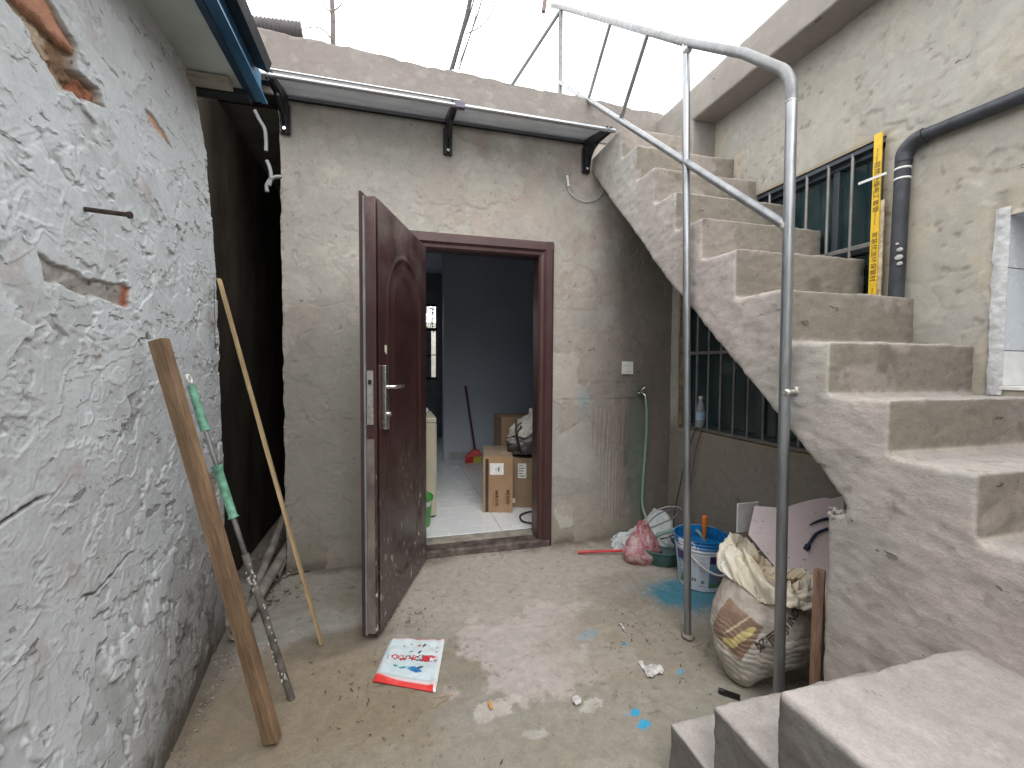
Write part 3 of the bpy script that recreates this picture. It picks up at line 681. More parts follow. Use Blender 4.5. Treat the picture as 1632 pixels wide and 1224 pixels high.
# bush and pale wall outside that window
yb = thing('garden_wall', 'pale yard wall seen through the kitchen window behind the doorway', 'wall', (.5, 10.4, 0))
box('wall_face', (-2.5, 10.4, 0), (3.5, 10.6, 2.25), mat_simple('pale_wall', (.62, .60, .55), .9, 0, .15, 3), yb)
m_leaf = mat_simple('leaf_green', (.06, .11, .045), .6, 0, .35, 12, spec=.35)
bs = thing('bush', 'green bush outside seen through the small window behind the doorway', 'bush', (.55, 9.4, 0))
bm = bmesh.new(); rb_ = random.Random(4)
for k in range(1500):
    p = Vector((.5 + rb_.gauss(0, .32), 9.4 + rb_.gauss(0, .2), 2.35 + rb_.gauss(0, .32)))
    q = Matrix.Rotation(rb_.uniform(0, 6.3), 3, 'Z') @ Matrix.Rotation(rb_.uniform(-1, 1), 3, 'X'); s = rb_.uniform(.02, .04)
    bm.faces.new([bm.verts.new(p + q @ Vector(v)) for v in ((-s, 0, 0), (0, -s * .5, 0), (s, 0, .005), (0, s * .5, 0))])
tag(bmesh_obj('foliage', bm, m_leaf, bs), kind='stuff')
for k in range(5): tube('branch', [(.5 + .02 * k, 9.4, .0), (.5 + .05 * (k - 2), 9.4, 1.2), (.5 + .16 * (k - 2), 9.38, 2.5)], .012, m_rust, bs, 6, rf=lambda t_: .022 - .017 * t_)

# ------------------------------------------------------------------ door frame, sill and leaf
m_mar = mat_simple('maroon_steel', (.062, .029, .028), .42, .1, .16, 9, .0004, 60, stretch=(1, 1, .4), col2=(.05, .024, .024), rvar=.1)
m_mard, n, b = mat_new('maroon_steel_worn'); tc = n.nodes.new('ShaderNodeTexCoord').outputs['Object']
n1 = noise_node(n, tc, 5, 7, .62, (1, 1, .35)); c1 = ramp(n, n1.outputs[0], .3, .7, (.030, .012, .012, 1), (.060, .024, .023, 1))
sep = n.nodes.new('ShaderNodeSeparateXYZ'); n.links.new(tc, sep.inputs[0])
lowm = n.nodes.new('ShaderNodeMapRange'); lowm.inputs[1].default_value = .95; lowm.inputs[2].default_value = .05; n.links.new(sep.outputs[2], lowm.inputs[0])
n2 = noise_node(n, tc, 7, 6, .7); dm = nd(n, 'ShaderNodeMath', operation='MULTIPLY'); n.links.new(lowm.outputs[0], dm.inputs[0]); r2 = ramp(n, n2.outputs[0], .35, .75); n.links.new(r2.outputs[0], dm.inputs[1])
c = mixc(n, dm.outputs[0], c1.outputs[0], (.17, .155, .14))
n3 = noise_node(n, tc, 60, 3, .6, (1, 1, .3)); r3 = ramp(n, n3.outputs[0], .615, .65); dm2 = nd(n, 'ShaderNodeMath', operation='MULTIPLY'); n.links.new(r3.outputs[0], dm2.inputs[0])
n5 = noise_node(n, tc, 4, 3, .6); r5 = ramp(n, n5.outputs[0], .32, .48); dm3 = nd(n, 'ShaderNodeMath', operation='MULTIPLY'); n.links.new(r5.outputs[0], dm3.inputs[0]); n.links.new(lowm.outputs[0], dm3.inputs[1]); n.links.new(dm3.outputs[0], dm2.inputs[1])
c = mixc(n, dm2.outputs[0], c, (.60, .60, .58))
topm = n.nodes.new('ShaderNodeMapRange'); topm.inputs[1].default_value = 1.5; topm.inputs[2].default_value = 2.0; n.links.new(sep.outputs[2], topm.inputs[0])
n6 = noise_node(n, tc, 6, 6, .65); r6 = ramp(n, n6.outputs[0], .35, .75); dm4 = nd(n, 'ShaderNodeMath', operation='MULTIPLY'); n.links.new(topm.outputs[0], dm4.inputs[0]); n.links.new(r6.outputs[0], dm4.inputs[1])
c = mixc(n, dm4.outputs[0], c, (.19, .15, .145))
n.links.new(c, b.inputs['Base Color']); r7 = ramp(n, n2.outputs[0], .3, .7, (.28,) * 3 + (1,), (.55,) * 3 + (1,)); n.links.new(r7.outputs[0], b.inputs['Roughness'])
bump(n, b, [(n1.outputs[0], .0008), (noise_node(n, tc, 120, 3, .6).outputs[0], .0002)])
df = thing('door_frame', 'maroon steel door frame set in the cement facade', 'door frame', (.57, 2.83, 0))
def moulded(name, pts2, a, b_, mat, parent, axis):
    """extrude a 2-D moulding profile from a to b"""
    pass
def jamb(x_out, sgn):
    # profile in (x inward, y) : outer flange, step, rebate
    pr = [(0, 0), (.0, -.016), (.012, -.022), (.055, -.022), (.064, -.012), (.070, -.006), (.088, -.004), (.100, .010), (.100, .10), (.085, .10), (.085, .17), (.02, .17), (.02, .0)]
    bm = bmesh.new(); poly_prism(bm, [(x_out + sgn * p[0], 2.846 + p[1], .0) for p in pr], (0, 0, 2.09 - .0)); return bm
bmesh_obj('jamb', jamb(1.055, -1), m_mar, df); bmesh_obj('jamb', jamb(.088, 1), m_mar, df)
pr = [(0, 0), (.0, -.0165), (.012, -.0225), (.055, -.0225), (.064, -.0125), (.070, -.0065), (.088, -.0045), (.100, .0095), (.100, .10), (.085, .10), (.085, .17), (.02, .17), (.02, .0)]
bm = bmesh.new(); poly_prism(bm, [(.0885, 2.846 + p[1], 2.0905 - p[0]) for p in pr], (.966, 0, 0)); bmesh_obj('head', bm, m_mar, df)
box('rebate_seal', (.957, 2.87, .05), (.962, 2.885, 2.0), mat_simple('grey_seal', (.10, .11, .11), .7), df)
for z in (.30, .95, 1.75): box('strike_hole', (.9535, 2.905, z), (.9552, 2.925, z + .03), M_black, df)
m_sill = mat_simple('dusty_sill', (.30, .275, .235), .9, 0, .2, 14, .003, 40)
bm = bmesh.new(); poly_prism(bm, [(.11, 2.815, 0), (.11, 2.818, .034), (.11, 2.835, .044), (.11, 2.93, .046), (.11, 2.93, 0)], (.925, 0, 0)); bmesh_obj('sill', bm, mat_simple('worn_sill_metal', (.13, .105, .095), .6, .3, .4, 18, .002, 60, col2=(.05, .035, .032)), df)
box('sill_screed', (.12, 2.93, .0), (1.02, 3.052, .047), m_sill, df, .004)
# leaf
hp = Vector((.150, 2.800, 0)); dirv = Vector((-.067, 2.034, 0)) - Vector((.183, 2.745, 0)); dirv.normalize(); nin = Vector((-dirv.y, dirv.x, 0)) * 1
if nin.x < 0: nin = -nin
Lw = .80
dl = thing('door_leaf', 'open dark maroon steel door leaf with worn lower half', 'door', (.150, 2.800, 0))
f0 = Vector((.183, 2.745, 0)) + dirv * -.03        # inner-face hinge line
zb, zt = .030, 1.985
res_ = .008
U, V = uv(0, Lw - .012, zb, zt, res_)
cu, cw = (Lw - .01) / 2, .30
def capsule(u, v, w_, z0, z1):
    v0 = z0 + w_ * .9; v1 = z1 - w_ * .95
    dy = np.where(v > v1, (v - v1) / .95, np.where(v < v0, (v0 - v) / .9, 0)); return np.hypot(u - cu, dy) - w_
d1 = capsule(U, V, .27, .14, 1.80)
H = .006 * np.exp(-(d1 / .012) ** 2) - .005 * ss(0, -.03, d1) + .004 * ss(-.06, -.10, d1) - .002 * np.exp(-((d1 + .035) / .012) ** 2)
C = np.zeros(U.shape + (3,), np.float32); 
def pleaf(u, v, h):
    P = np.zeros(u.shape + (3,)); 
    for i in range(2): P[..., i] = f0[i] + dirv[i] * u + nin[i] * h
    P[..., 2] = v; return P
relief('leaf_face', res_, U, V, pleaf, H, C, m_mard, dl)
ang = math.atan2(dirv.y, dirv.x)
def leafbox(name, u0, u1, n0, n1, z0, z1, mat, parent=dl, bev=0.0):
    c = f0 + dirv * ((u0 + u1) / 2) + nin * ((n0 + n1) / 2) + Vector((0, 0, (z0 + z1) / 2))
    bm = bmesh.new(); add_box(bm, c, (u1 - u0, abs(n1 - n0), z1 - z0), Matrix.Rotation(ang, 3, 'Z'), bev); return bmesh_obj(name, bm, mat, parent)
leafbox('leaf_core', 0, Lw - .006, -.058, -.006, zb, zt, m_mard)
leafbox('leaf_edge', Lw - .006, Lw, -.058, -.004, zb, zt, m_mard, bev=.002)
m_dust = mat_simple('dusty_maroon', (.19, .165, .145), .8, 0, .25, 8, .0006, 60, col2=(.07, .045, .042), stretch=(1, 1, .5))
leafbox('edge_channel', Lw - .0, Lw + .0035, -.048, -.014, zb + .004, .92, m_dust)
leafbox('outer_flange', Lw - .01, Lw + .022, -.068, -.0585, zb - .0, zt + .015, m_mar)
leafbox('outer_skin', .0, Lw - .011, -.066, -.0585, zb, zt + .015, m_mar)
m_seal = mat_simple('grey_rubber_seal', (.20, .215, .22), .6, 0, .15)
leafbox('weather_seal', Lw + .0005, Lw + .010, -.0578, -.049, zb, zt, m_seal)
leafbox('lock_plate', Lw + .0005, Lw + .0045, -.045, -.017, .985, 1.225, mat_simple('lock_steel', (.42, .40, .36), .45, .6, .2, 40))
for z in (1.045, 1.072, 1.099): 
    c = f0 + dirv * (Lw + .004) + nin * -.031 + Vector((0, 0, z)); tube('latch_bolt', [c, c + dirv * .003], .009, mat_simple('bolt_steel', (.5, .48, .44), .35, .8), dl, 12)
leafbox('latch', Lw + .004, Lw + .010, -.038, -.024, 1.165, 1.185, M_black)
# handle set on inner face
m_chrome = mat_simple('brushed_chrome', (.62, .60, .58), .2, .95, .05, 20)
hs_ = leafbox('handle_plate', Lw - .100, Lw - .055, .0, .020, .955, 1.250, m_chrome, dl, .004)
c = f0 + dirv * (Lw - .078) + Vector((0, 0, 1.150))
tube('handle_lever', [c + nin * .014, c + nin * .05, c + nin * .056 - dirv * .012, c + nin * .056 - dirv * .11], .0085, m_chrome, hs_, 12)
c = f0 + dirv * (Lw - .078) + Vector((0, 0, 1.025)); tube('thumb_turn', [c + nin * .014, c + nin * .035], .011, m_chrome, hs_, 12)
c = f0 + dirv * (Lw - .09) - nin * .062 + Vector((0, 0, 1.15)); tube('outer_handle', [c, c - nin * .045, c - nin * .05 - dirv * .10], .009, m_rust, dl, 10)
c = f0 + dirv * (Lw - .05) - nin * .062 + Vector((0, 0, 1.075)); tube('outer_knob', [c, c - nin * .012, c - nin * .03], .014, M_black, dl, 12)
m_peel = mat_simple('peeled_primer', (.62, .58, .50), .8, 0, .1)
for (dx, sg) in ((0, 1), (.012, -1)):
    leafbox('sticker_scrap', Lw - .108 - dx, Lw - .094 - dx, .0002, .0012, 1.302 + .008 * (sg > 0), 1.343, m_peel)
for z in (.35, 1.05, 1.75): tube('hinge', [(.150, 2.800, z), (.150, 2.800, z + .10)], .009, m_mar, dl, 10)

# ------------------------------------------------------------------ canopy over the door
cn = thing('door_canopy', 'narrow clear canopy with aluminium bar above the door', 'canopy', (.36, 2.7, 2.66))
pc, n, b = mat_new('frosted_polycarbonate'); tc = n.nodes.new('ShaderNodeTexCoord').outputs['Object']
n1 = noise_node(n, tc, 10, 6, .65, (.25, 1, 1)); r1 = ramp(n, n1.outputs[0], .3, .7, (.34, .37, .41, 1), (.62, .65, .68, 1)); n.links.new(r1.outputs[0], b.inputs['Base Color'])
b.inputs['Roughness'].default_value = .35; b.inputs['Alpha'].default_value = .62
n2 = noise_node(n, tc, 60, 4, .6); bump(n, b, [(n1.outputs[0], .004), (n2.outputs[0], .001)])
U, V = uv(-.60, 1.30, 0, 1, .05); V = V
nu = 60; uu, vv = np.meshgrid(np.linspace(-.60, 1.30, nu), np.linspace(0, 1, 8))
zz = 2.715 + (2.80 - 2.715) * vv ** .7 ; yy = 2.51 + (2.842 - 2.51) * vv
Pt = np.stack([uu, yy, zz + .001], -1).reshape(-1, 3)
qs = grid_quads(8, nu); Pb = Pt - np.array([0, 0, .004]); me = from_arrays('sheet', np.concatenate([Pt, Pb]), np.concatenate([qs, qs[:, ::-1] + len(Pt)]))
link_mesh('sheet', me, pc, cn)
tube('front_bar', [(-.605, 2.502, 2.705), (1.325, 2.502, 2.703)], .0125, M_alu, cn, 14)
tube('front_bar', [(-.605, 2.490, 2.727), (.36, 2.490, 2.725)], .006, M_alu, cn, 10)
box('bar_joint', (.335, 2.486, 2.688), (.392, 2.518, 2.722), mat_simple('dark_joint', (.06, .05, .09), .4), cn, .003)
box('rear_channel', (-.60, 2.822, 2.775), (1.30, 2.843, 2.806), M_black, cn, .002)
bm = bmesh.new(); add_box(bm, (-.63, 2.508, 2.715), (.055, .06, .045), bev=.01); bmesh_obj('end_cap', bm, mat_simple('grey_cap', (.52, .55, .58), .35, .4), cn)
for x in (-.600, .335, 1.285):
    bm = bmesh.new(); t_ = .018
    # side profile in (y, z): wall foot, arm, web with openings
    outer = [(2.846, 2.585), (2.834, 2.575), (2.815, 2.580), (2.802, 2.62), (2.782, 2.665), (2.74, 2.695), (2.66, 2.708), (2.50, 2.690), (2.495, 2.722), (2.62, 2.745), (2.76, 2.785), (2.846, 2.80)]
    poly_prism(bm, [(x - t_, y, z) for y, z in outer], (.010, 0, 0)); poly_prism(bm, [(x + t_ - .010, y, z) for y, z in outer], (.010, 0, 0))
    for (y0, z0, y1, z1) in ((2.83, 2.60, 2.80, 2.66), (2.79, 2.67, 2.68, 2.715), (2.66, 2.722, 2.51, 2.708)): add_tube(bm, [(x, y0, z0), (x, y1, z1)], .0125, 6)
    br = bmesh_obj('bracket', bm, M_black, cn)
    bm = bmesh.new(); add_box(bm, (x, 2.838, 2.665), (.060, .014, .165), bev=.004); bmesh_obj('wall_foot', bm, M_black, br)
    for z in (2.602, 2.655): tube('bolt', [(x, 2.831, z), (x, 2.808, z)], .009, m_chrome, br, 8)
# old tube roll and twig on the roof
m_roll = mat_simple('dark_ribbed_pipe', (.075, .065, .07), .7, 0, .2, 10)
a = at('Y', 3.05, 385, 36); b_ = at('Y', 3.05, 481, 47); bm = bmesh.new()
pts = [a.lerp(b_, k / 60) for k in range(61)]; add_tube(bm, pts, .05, 16, True, rf=lambda q: .050 + .004 * math.sin(q * 60 * 1.6))
for v in bm.verts: v.co.z -= .012
tag(bmesh_obj('ribbed_pipe', bm, m_roll, None, True), 'dark ribbed pipe lying on the parapet at upper left', 'pipe')
m_bark = mat_simple('grey_bark', (.13, .115, .11), .85, 0, .2, 30, .002, 80)
tr = thing('bare_sapling', 'bare thin twig rising behind the parapet at upper left', 'tree', at('Y', 4.2, 532, 120))
q = [at('Y', 4.2, x, y) for x, y in ((532, 120), (531, 68), (531, 40), (529, 0), (527, -60))]
tube('trunk', q, .02, m_bark, tr, 8, rf=lambda t_: .024 - .006 * t_)
for pp in (((528, 20), (518, 10), (511, -6)), ((531, 18), (543, 8), (549, -8)), ((531, 66), (518, 50), (502, 43), (482, 47))):
    tube('twig', spline([at('Y', 4.18, x, y) for x, y in pp], 5), .006, m_bark, tr, 6, rf=lambda t_: .008 - .004 * t_)
# overhead cables
m_cab = mat_simple('black_cable', (.02, .02, .022), .6)
cbx = thing('overhead_cables', 'bundle of thin overhead cables crossing the white sky', 'cables', at('Y', 6.0, 735, 60))
for k, pp in enumerate((((756, -40), (744, 20), (732, 64), (718, 112)), ((759, -40), (748, 15), (736, 60), (722, 110)), ((762, -30), (752, 12), (738, 55), (720, 108)), ((774, -40), (765, 10), (748, 60), (731, 112)), ((800, -50), (789, 0), (778, 30), (760, 46), (742, 54)), ((770, -40), (757, 30), (741, 78), (728, 110)))):
    tube('cable', spline([at('Y', 6.0 + .03 * k, x, y) for x, y in pp], 6), (.020, .015, .010, .010, .008, .007)[k], m_cab, cbx, 6)

# ------------------------------------------------------------------ right house
rh = thing('right_house', 'yellowish grey rendered house wall with eave on the right side', 'house', (3, 1, 0))
res = .007
U, V = uv(-.6, 2.87, -.02, 2.86, res)
nrsR = np.random.RandomState(15)
H = fb2(U, V, .6, 2, 71) * .008 + fb2(U, V, .14, 3, 72) * .002
strokes(H, res, 330, nrsR, (.08, .3), (.04, .12), .0014, (-.5, .7), .0006, .75, bend=2.5)
strokes(H, res, 240, nrsR, (.03, .09), (.006, .02), .0009, (-.5, .6), .0009, .6)
C = np.zeros(U.shape + (3,), np.float32); C[:] = (.44, .42, .37)
g1 = fb2(U, V, .5, 5, 73, .55); g2 = fb2(U, V, .15, 5, 74, .6)
lerp3(C, (.36, .35, .315), ss(-.05, .4, g1) * .6); lerp3(C, (.52, .50, .445), ss(.0, .4, g2) * .5)
lerp3(C, (.50, .43, .32), ss(.1, .5, fb2(U, V, .35, 4, 75) + .5 * ss(2.0, 1.3, V) * ss(1.5, 1.1, U)) * .55)
lw_ = ss(.95, .78, V + .04 * g1); lerp3(C, (.27, .24, .205), lw_ * .85)
sm = ss(.01, -.01, 1.14 - .03 * fb2(U * 0, V, .2, 3, 76) - U) * ss(1.7, 2.1, V); H += (1 - ss(1.10, 1.13, U)) * .006 * ss(2.0, 2.3, V)
ed = ss(.035, 0, np.abs(U - (1.025 + .012 * fb2(U * 0, V, .08, 4, 77)))) * (V < 1.85); lerp3(C, (.26, .245, .22), ed * .6); H -= ed * .004
pit = ss(.58, .66, fb2(U, V, .03, 2, 78)); H -= pit * .003; lerp3(C, (.24, .21, .17), pit * .5)
wu = U + .10 * fb2(U, V, .2, 4, 721); wv2 = V + .10 * fb2(U, V, .2, 4, 722)
for sd, cell, off, cc, am in ((731, .5, .12, (.52, .505, .455), .5), (732, .35, .2, (.38, .365, .33), .4), (733, .6, .1, (.40, .39, .36), .35)):
    f = fb2(wu, wv2, cell, 5, sd, .55) - off; dq = ss(.80, 1.1, V); mk = ss(-.006, .006, f); lerp3(C, cc, mk * am * dq); H += mk * .0016; lerp3(C, (.28, .265, .24), np.exp(-(f / .008) ** 2) * .3 * dq)
lerp3(C, (.30, .29, .28), ss(2.6, 2.85, V + .1 * g1) * .5)
WY0, WY1, WZ0, WZ1 = 1.40, 2.745, .815, 2.225
AY0, AY1, AZ0, AZ1 = .10, 1.003, 1.19, 1.765
nearw = ss(.03, .0, np.maximum(np.maximum(WY0 - U, U - WY1), np.maximum(WZ0 - V, V - WZ1)) + .004 * g2) ; lerp3(C, (.34, .27, .17), nearw * .8)
C *= .88
relief('render_coat', res, U, V, lambda u, v, h: np.stack([2.0 - h, u, v], -1), H, C, M_cement, rh, holes=[(WY0, WY1, WZ0, WZ1), (AY0, AY1, AZ0, AZ1)], flip=True)
box('wall_run', (2.0, -3.2, 0), (2.25, -.6, 2.86), m_body, rh)
# eave slab
def noisy_block(name, boxes, voxel, colfn, mat, parent, amp=.004, smooth_it=3, seed=0, split=None, names=None, anis=(1, 1, 1)):
    bm = bmesh.new()
    for lo, hi in boxes: add_box(bm, ((lo[0] + hi[0]) / 2, (lo[1] + hi[1]) / 2, (lo[2] + hi[2]) / 2), (hi[0] - lo[0], hi[1] - lo[1], hi[2] - lo[2]))
    me = bpy.data.meshes.new('tmp'); bm.to_mesh(me); bm.free(); ob = bpy.data.objects.new('tmp', me); COL.objects.link(ob)
    md = ob.modifiers.new('r', 'REMESH'); md.mode = 'VOXEL'; md.voxel_size = voxel; md.adaptivity = 0
    sm_ = ob.modifiers.new('s', 'SMOOTH'); sm_.iterations = smooth_it; sm_.factor = .5
    dg = bpy.context.evaluated_depsgraph_get(); m2 = bpy.data.meshes.new_from_object(ob.evaluated_get(dg)); bpy.data.objects.remove(ob)
    n_ = len(m2.vertices); co = np.empty(n_ * 3, np.float32); m2.vertices.foreach_get('co', co); co = co.reshape(-1, 3)
    nn = np.empty(n_ * 3, np.float32); m2.vertices.foreach_get('normal', nn); nn = nn.reshape(-1, 3)
    d = fb3(co, .25, 2, seed) * amp * 1.2 + fb3(co, .06, 3, seed + 3, .6, anis) * amp + fb3(co, .02, 2, seed + 9, .6, anis) * amp * .35
    rid = 1 - np.abs(fb3(co, .09, 3, seed + 5, .55, anis)) * 6; d = d + np.clip(rid, 0, 1) * amp * .35
    colr = colfn(co, nn); co2 = co + nn * d[:, None]
    nq = len(m2.polygons); lt = np.empty(nq, np.int32); m2.polygons.foreach_get('loop_total', lt)
    li = np.empty(len(m2.loops), np.int32); m2.loops.foreach_get('vertex_index', li); q = li.reshape(-1, 4)
    bpy.data.meshes.remove(m2); bpy.data.meshes.remove(me)
    if split is None:
        me = from_arrays(name, co2, q, colr); return link_mesh(name, me, mat, parent)
    # normals of the whole cast, kept on every step so that they shade as one piece
    mw = from_arrays('whole', co2, q); vnm = np.empty(len(co2) * 3, np.float32); mw.vertices.foreach_get('normal', vnm); vnm = vnm.reshape(-1, 3); bpy.data.meshes.remove(mw)
    fcn = co[q].mean(1); ids = split(fcn); outs = {}
    for k in np.unique(ids):
        qq = q[ids == k]; used, inv = np.unique(qq, return_inverse=True)
        me = from_arrays(names(k), co2[used], inv.reshape(-1, 4), colr[used]); me.normals_split_custom_set_from_vertices(vnm[used].tolist())
        outs[int(k)] = link_mesh(names(k), me, mat, parent)
    return outs
def col_eave(P, N):
    c = np.zeros((len(P), 3), np.float32); c[:] = (.27, .248, .226); k = fb3(P, .3, 4, 5); lerp3(c, (.33, .305, .275), ss(0, .4, k) * .6)
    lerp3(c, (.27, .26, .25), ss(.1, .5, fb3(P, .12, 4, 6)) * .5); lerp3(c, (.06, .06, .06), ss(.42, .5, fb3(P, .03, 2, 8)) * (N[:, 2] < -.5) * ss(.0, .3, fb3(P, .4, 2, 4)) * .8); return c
noisy_block('eave', [((1.832, -1.2, 2.81), (2.3, 2.86, 3.02))], .014, col_eave, M_cement, rh, .003, 2, 3)
noisy_block('eave_return', [((1.83, 2.435, 2.5), (2.02, 2.87, 2.83))], .012, col_eave, M_cement, rh, .003, 2, 4)
box('roof_slab', (2.02, -3.2, 2.88), (6.5, 8.0, 3.0), m_body, rh)
box('body_wall', (6.3, -3.2, 0), (6.5, 8.0, 2.86), m_body, rh)
box('end_wall', (2.26, -3.2, 0), (6.3, -3.0, 2.86), m_body, rh)
box('party_wall', (2.26, 2.86, 0), (6.3, 3.0, 2.86), m_body, rh)
box('house_floor', (2.26, -3.0, .0), (6.3, 2.86, .05), m_grout, rh)
# wall behind the sheet so that daylight cannot leak round the openings
for lo, hi in (((2.03, -.6, 0), (2.25, 2.86, AZ0 - .01 if False else .80)), ((2.03, -.6, .80), (2.25, AY0 - .01, 2.86)), ((2.03, AY0 - .01, .80), (2.25, AY1 + .01, AZ0 - .012)), ((2.03, AY0 - .01, AZ1 + .012), (2.25, AY1 + .01, 2.86)),
               ((2.03, AY1 + .01, .80), (2.25, WY0 - .012, 2.86)), ((2.03, WY1 + .012, .80), (2.25, 2.86, 2.86)), ((2.03, WY0 - .012, WZ1 + .012), (2.25, WY1 + .012, 2.86))):
    box('wall_core', lo, hi, m_body, rh)
# window with bars (crossed by the stairs)
wd = thing('barred_window', 'dark framed window with steel bars behind the staircase', 'window', (2.04, 2.07, WZ0))
m_wf = mat_simple('slate_window_frame', (.055, .07, .085), .5, .2, .12, 10)
gm, n, b = mat_new('dark_glass'); b.inputs['Base Color'].default_value = (.02, .045, .05, 1); b.inputs['Roughness'].default_value = .06; b.inputs['Alpha'].default_value = .62; b.inputs['Specular IOR Level'].default_value = .7
tc = n.nodes.new('ShaderNodeTexCoord').outputs['Object']; gn = noise_node(n, tc, 6, 5, .6); gr = ramp(n, gn.outputs[0], .35, .75, (.012, .035, .04, 1), (.05, .09, .095, 1)); n.links.new(gr.outputs[0], b.inputs['Base Color'])
gr2 = ramp(n, gn.outputs[0], .3, .7, (.04,) * 3 + (1,), (.16,) * 3 + (1,)); n.links.new(gr2.outputs[0], b.inputs['Roughness'])
xw = 2.035
for (lo, hi) in (((xw, WY0 - .004, WZ1 - .045), (xw + .06, WY1 + .004, WZ1 + .003)), ((xw, WY0 - .004, WZ0 - .003), (xw + .06, WY1 + .004, WZ0 + .04)), ((xw, WY0 - .004, WZ0 + .04), (xw + .06, WY0 + .04, WZ1 - .045)), ((xw, WY1 - .04, WZ0 + .04), (xw + .06, WY1 + .004, WZ1 - .045)),
                 ((xw + .002, WY0 + .04, 1.765), (xw + .055, WY1 - .04, 1.80)), ((xw + .004, 2.04, WZ0 + .04), (xw + .05, 2.08, 1.765)), ((xw + .004, 1.63, 1.80), (xw + .05, 1.66, WZ1 - .045))):
    box('frame', lo, hi, m_wf, wd, .002)
for (y0, y1, z0, z1) in ((WY0 + .04, 2.04, WZ0 + .04, 1.765), (2.08, WY1 - .04, WZ0 + .04, 1.765), (WY0 + .04, 1.63, 1.80, WZ1 - .045), (1.66, WY1 - .04, 1.80, WZ1 - .045)):
    box('pane', (xw + .025, y0, z0), (xw + .030, y1, z1), gm, wd)
m_gd = mat_simple('dull_grille_steel', (.24, .235, .225), .5, .6, .15)
gr_ = thing('window_grille', 'steel bar grille in front of the dark window', 'grille', (2.01, 2.07, WZ0))
for k in range(12):
    y = 1.435 + k * .1135
    tube('bar', [(2.012, y, WZ0 + .005), (2.012, y, WZ1 - .01)], .0075, m_gd, gr_, 10)

for z in (WZ0 + .012, 1.345, 1.79, WZ1 - .012): box('rail', (2.006, WY0 + .004, z - .010), (2.021, WY1 - .004, z + .010), m_gd if z < 2 else m_wf, gr_, .002)
m_rev = mat_simple('raw_ochre_edge', (.40, .30, .17), .95, 0, .25, 25, .004, 50)
box('window_sill', (2.004, WY0, WZ0 - .022), (2.09, WY1, WZ0 - .004), m_rev, rh, .002)
box('reveal', (2.004, WY1 + .003, WZ0), (2.034, WY1 + .012, WZ1), m_rev, rh)
m_curt = mat_simple('grey_curtain', (.09, .10, .10), .9, 0, .15, 4)
nu = 160; uu, vv = np.meshgrid(np.linspace(1.42, 2.42, nu), np.linspace(.7, 2.3, 6)); Pc = np.stack([2.22 + .022 * np.sin(uu * 62) + .012 * np.sin(uu * 23 + vv), uu, vv], -1).reshape(-1, 3)
tag(link_mesh('curtain', from_arrays('curtain', Pc, grid_quads(6, nu)), m_curt), 'dark grey curtain hanging behind the barred window glass', 'curtain')
# bottle inside the grille
bt = thing('water_bottle', 'clear plastic bottle standing on the sill behind the bars', 'bottle', (1.985, 2.50, WZ0 + .0))
m_pet = mat_simple('clear_pet', (.55, .62, .68), .15, 0, .1, 30, alpha=.45)
bx, by = 2.040, 2.56
lathe('bottle_body', [(.001, .0), (.030, .0), (.033, .01), (.033, .06), (.030, .075), (.033, .09), (.033, .13), (.024, .17), (.014, .195), (.013, .21), (.001, .21)], (bx, by, WZ0 + .005), m_pet, bt, 20)
lathe('bottle_label', [(.0337, .065), (.0340, .12)], (bx, by, WZ0 + .005), mat_simple('pale_blue_label', (.35, .48, .62), .5), bt, 20)
lathe('bottle_cap', [(.001, .228), (.014, .228), (.015, .208)], (bx, by, WZ0 + .005), M_white, bt, 16)

# alcove opening at the right edge, lined with tiles
m_tileg = mat_simple('grey_glazed_tile', (.56, .59, .62), .25, 0, .05, 2)
al = thing('tiled_window_niche', 'pale tiled window niche in the right wall at the frame edge', 'niche', (2.1, .5, AZ0))
box('back_panel', (2.13, AY0, AZ0), (2.15, AY1, AZ1), m_tileg, al)
for z0, z1 in ((AZ0 + .002, AZ0 + .12), (AZ0 + .123, AZ0 + .40), (AZ0 + .403, AZ1)): box('reveal_tile', (2.006, AY1 - .0, z0), (2.13, AY1 + .010, z1), m_tileg if z0 > AZ0 + .1 else M_white, al, .001)
box('sill_tile', (1.995, AY0, AZ0 - .012), (2.13, AY1 + .004, AZ0 + .001), M_white, al, .002)
box('head_tile', (2.006, AY0, AZ1), (2.13, AY1, AZ1 + .008), m_tileg, al)
m_fill = mat_simple('fresh_white_filler', (.56, .57, .57), .85, 0, .12, 20, .004, 60)
nu = 80; uu, vv = np.meshgrid(np.linspace(0, .04, 9), np.linspace(AZ0 - .03, AZ1 + .03, 130)); rg = .010 * fb2(uu, vv, .05, 4, 701)
Pc = np.stack([1.996 - .004 * np.sin(uu / .04 * math.pi) - .003 * fb2(uu, vv, .02, 3, 702), AY1 - .004 + uu * (1 + 12 * rg), vv], -1).reshape(-1, 3)
link_mesh('filler_strip', from_arrays('filler_strip', Pc, grid_quads(130, 9)[:, ::-1]), m_fill, al)
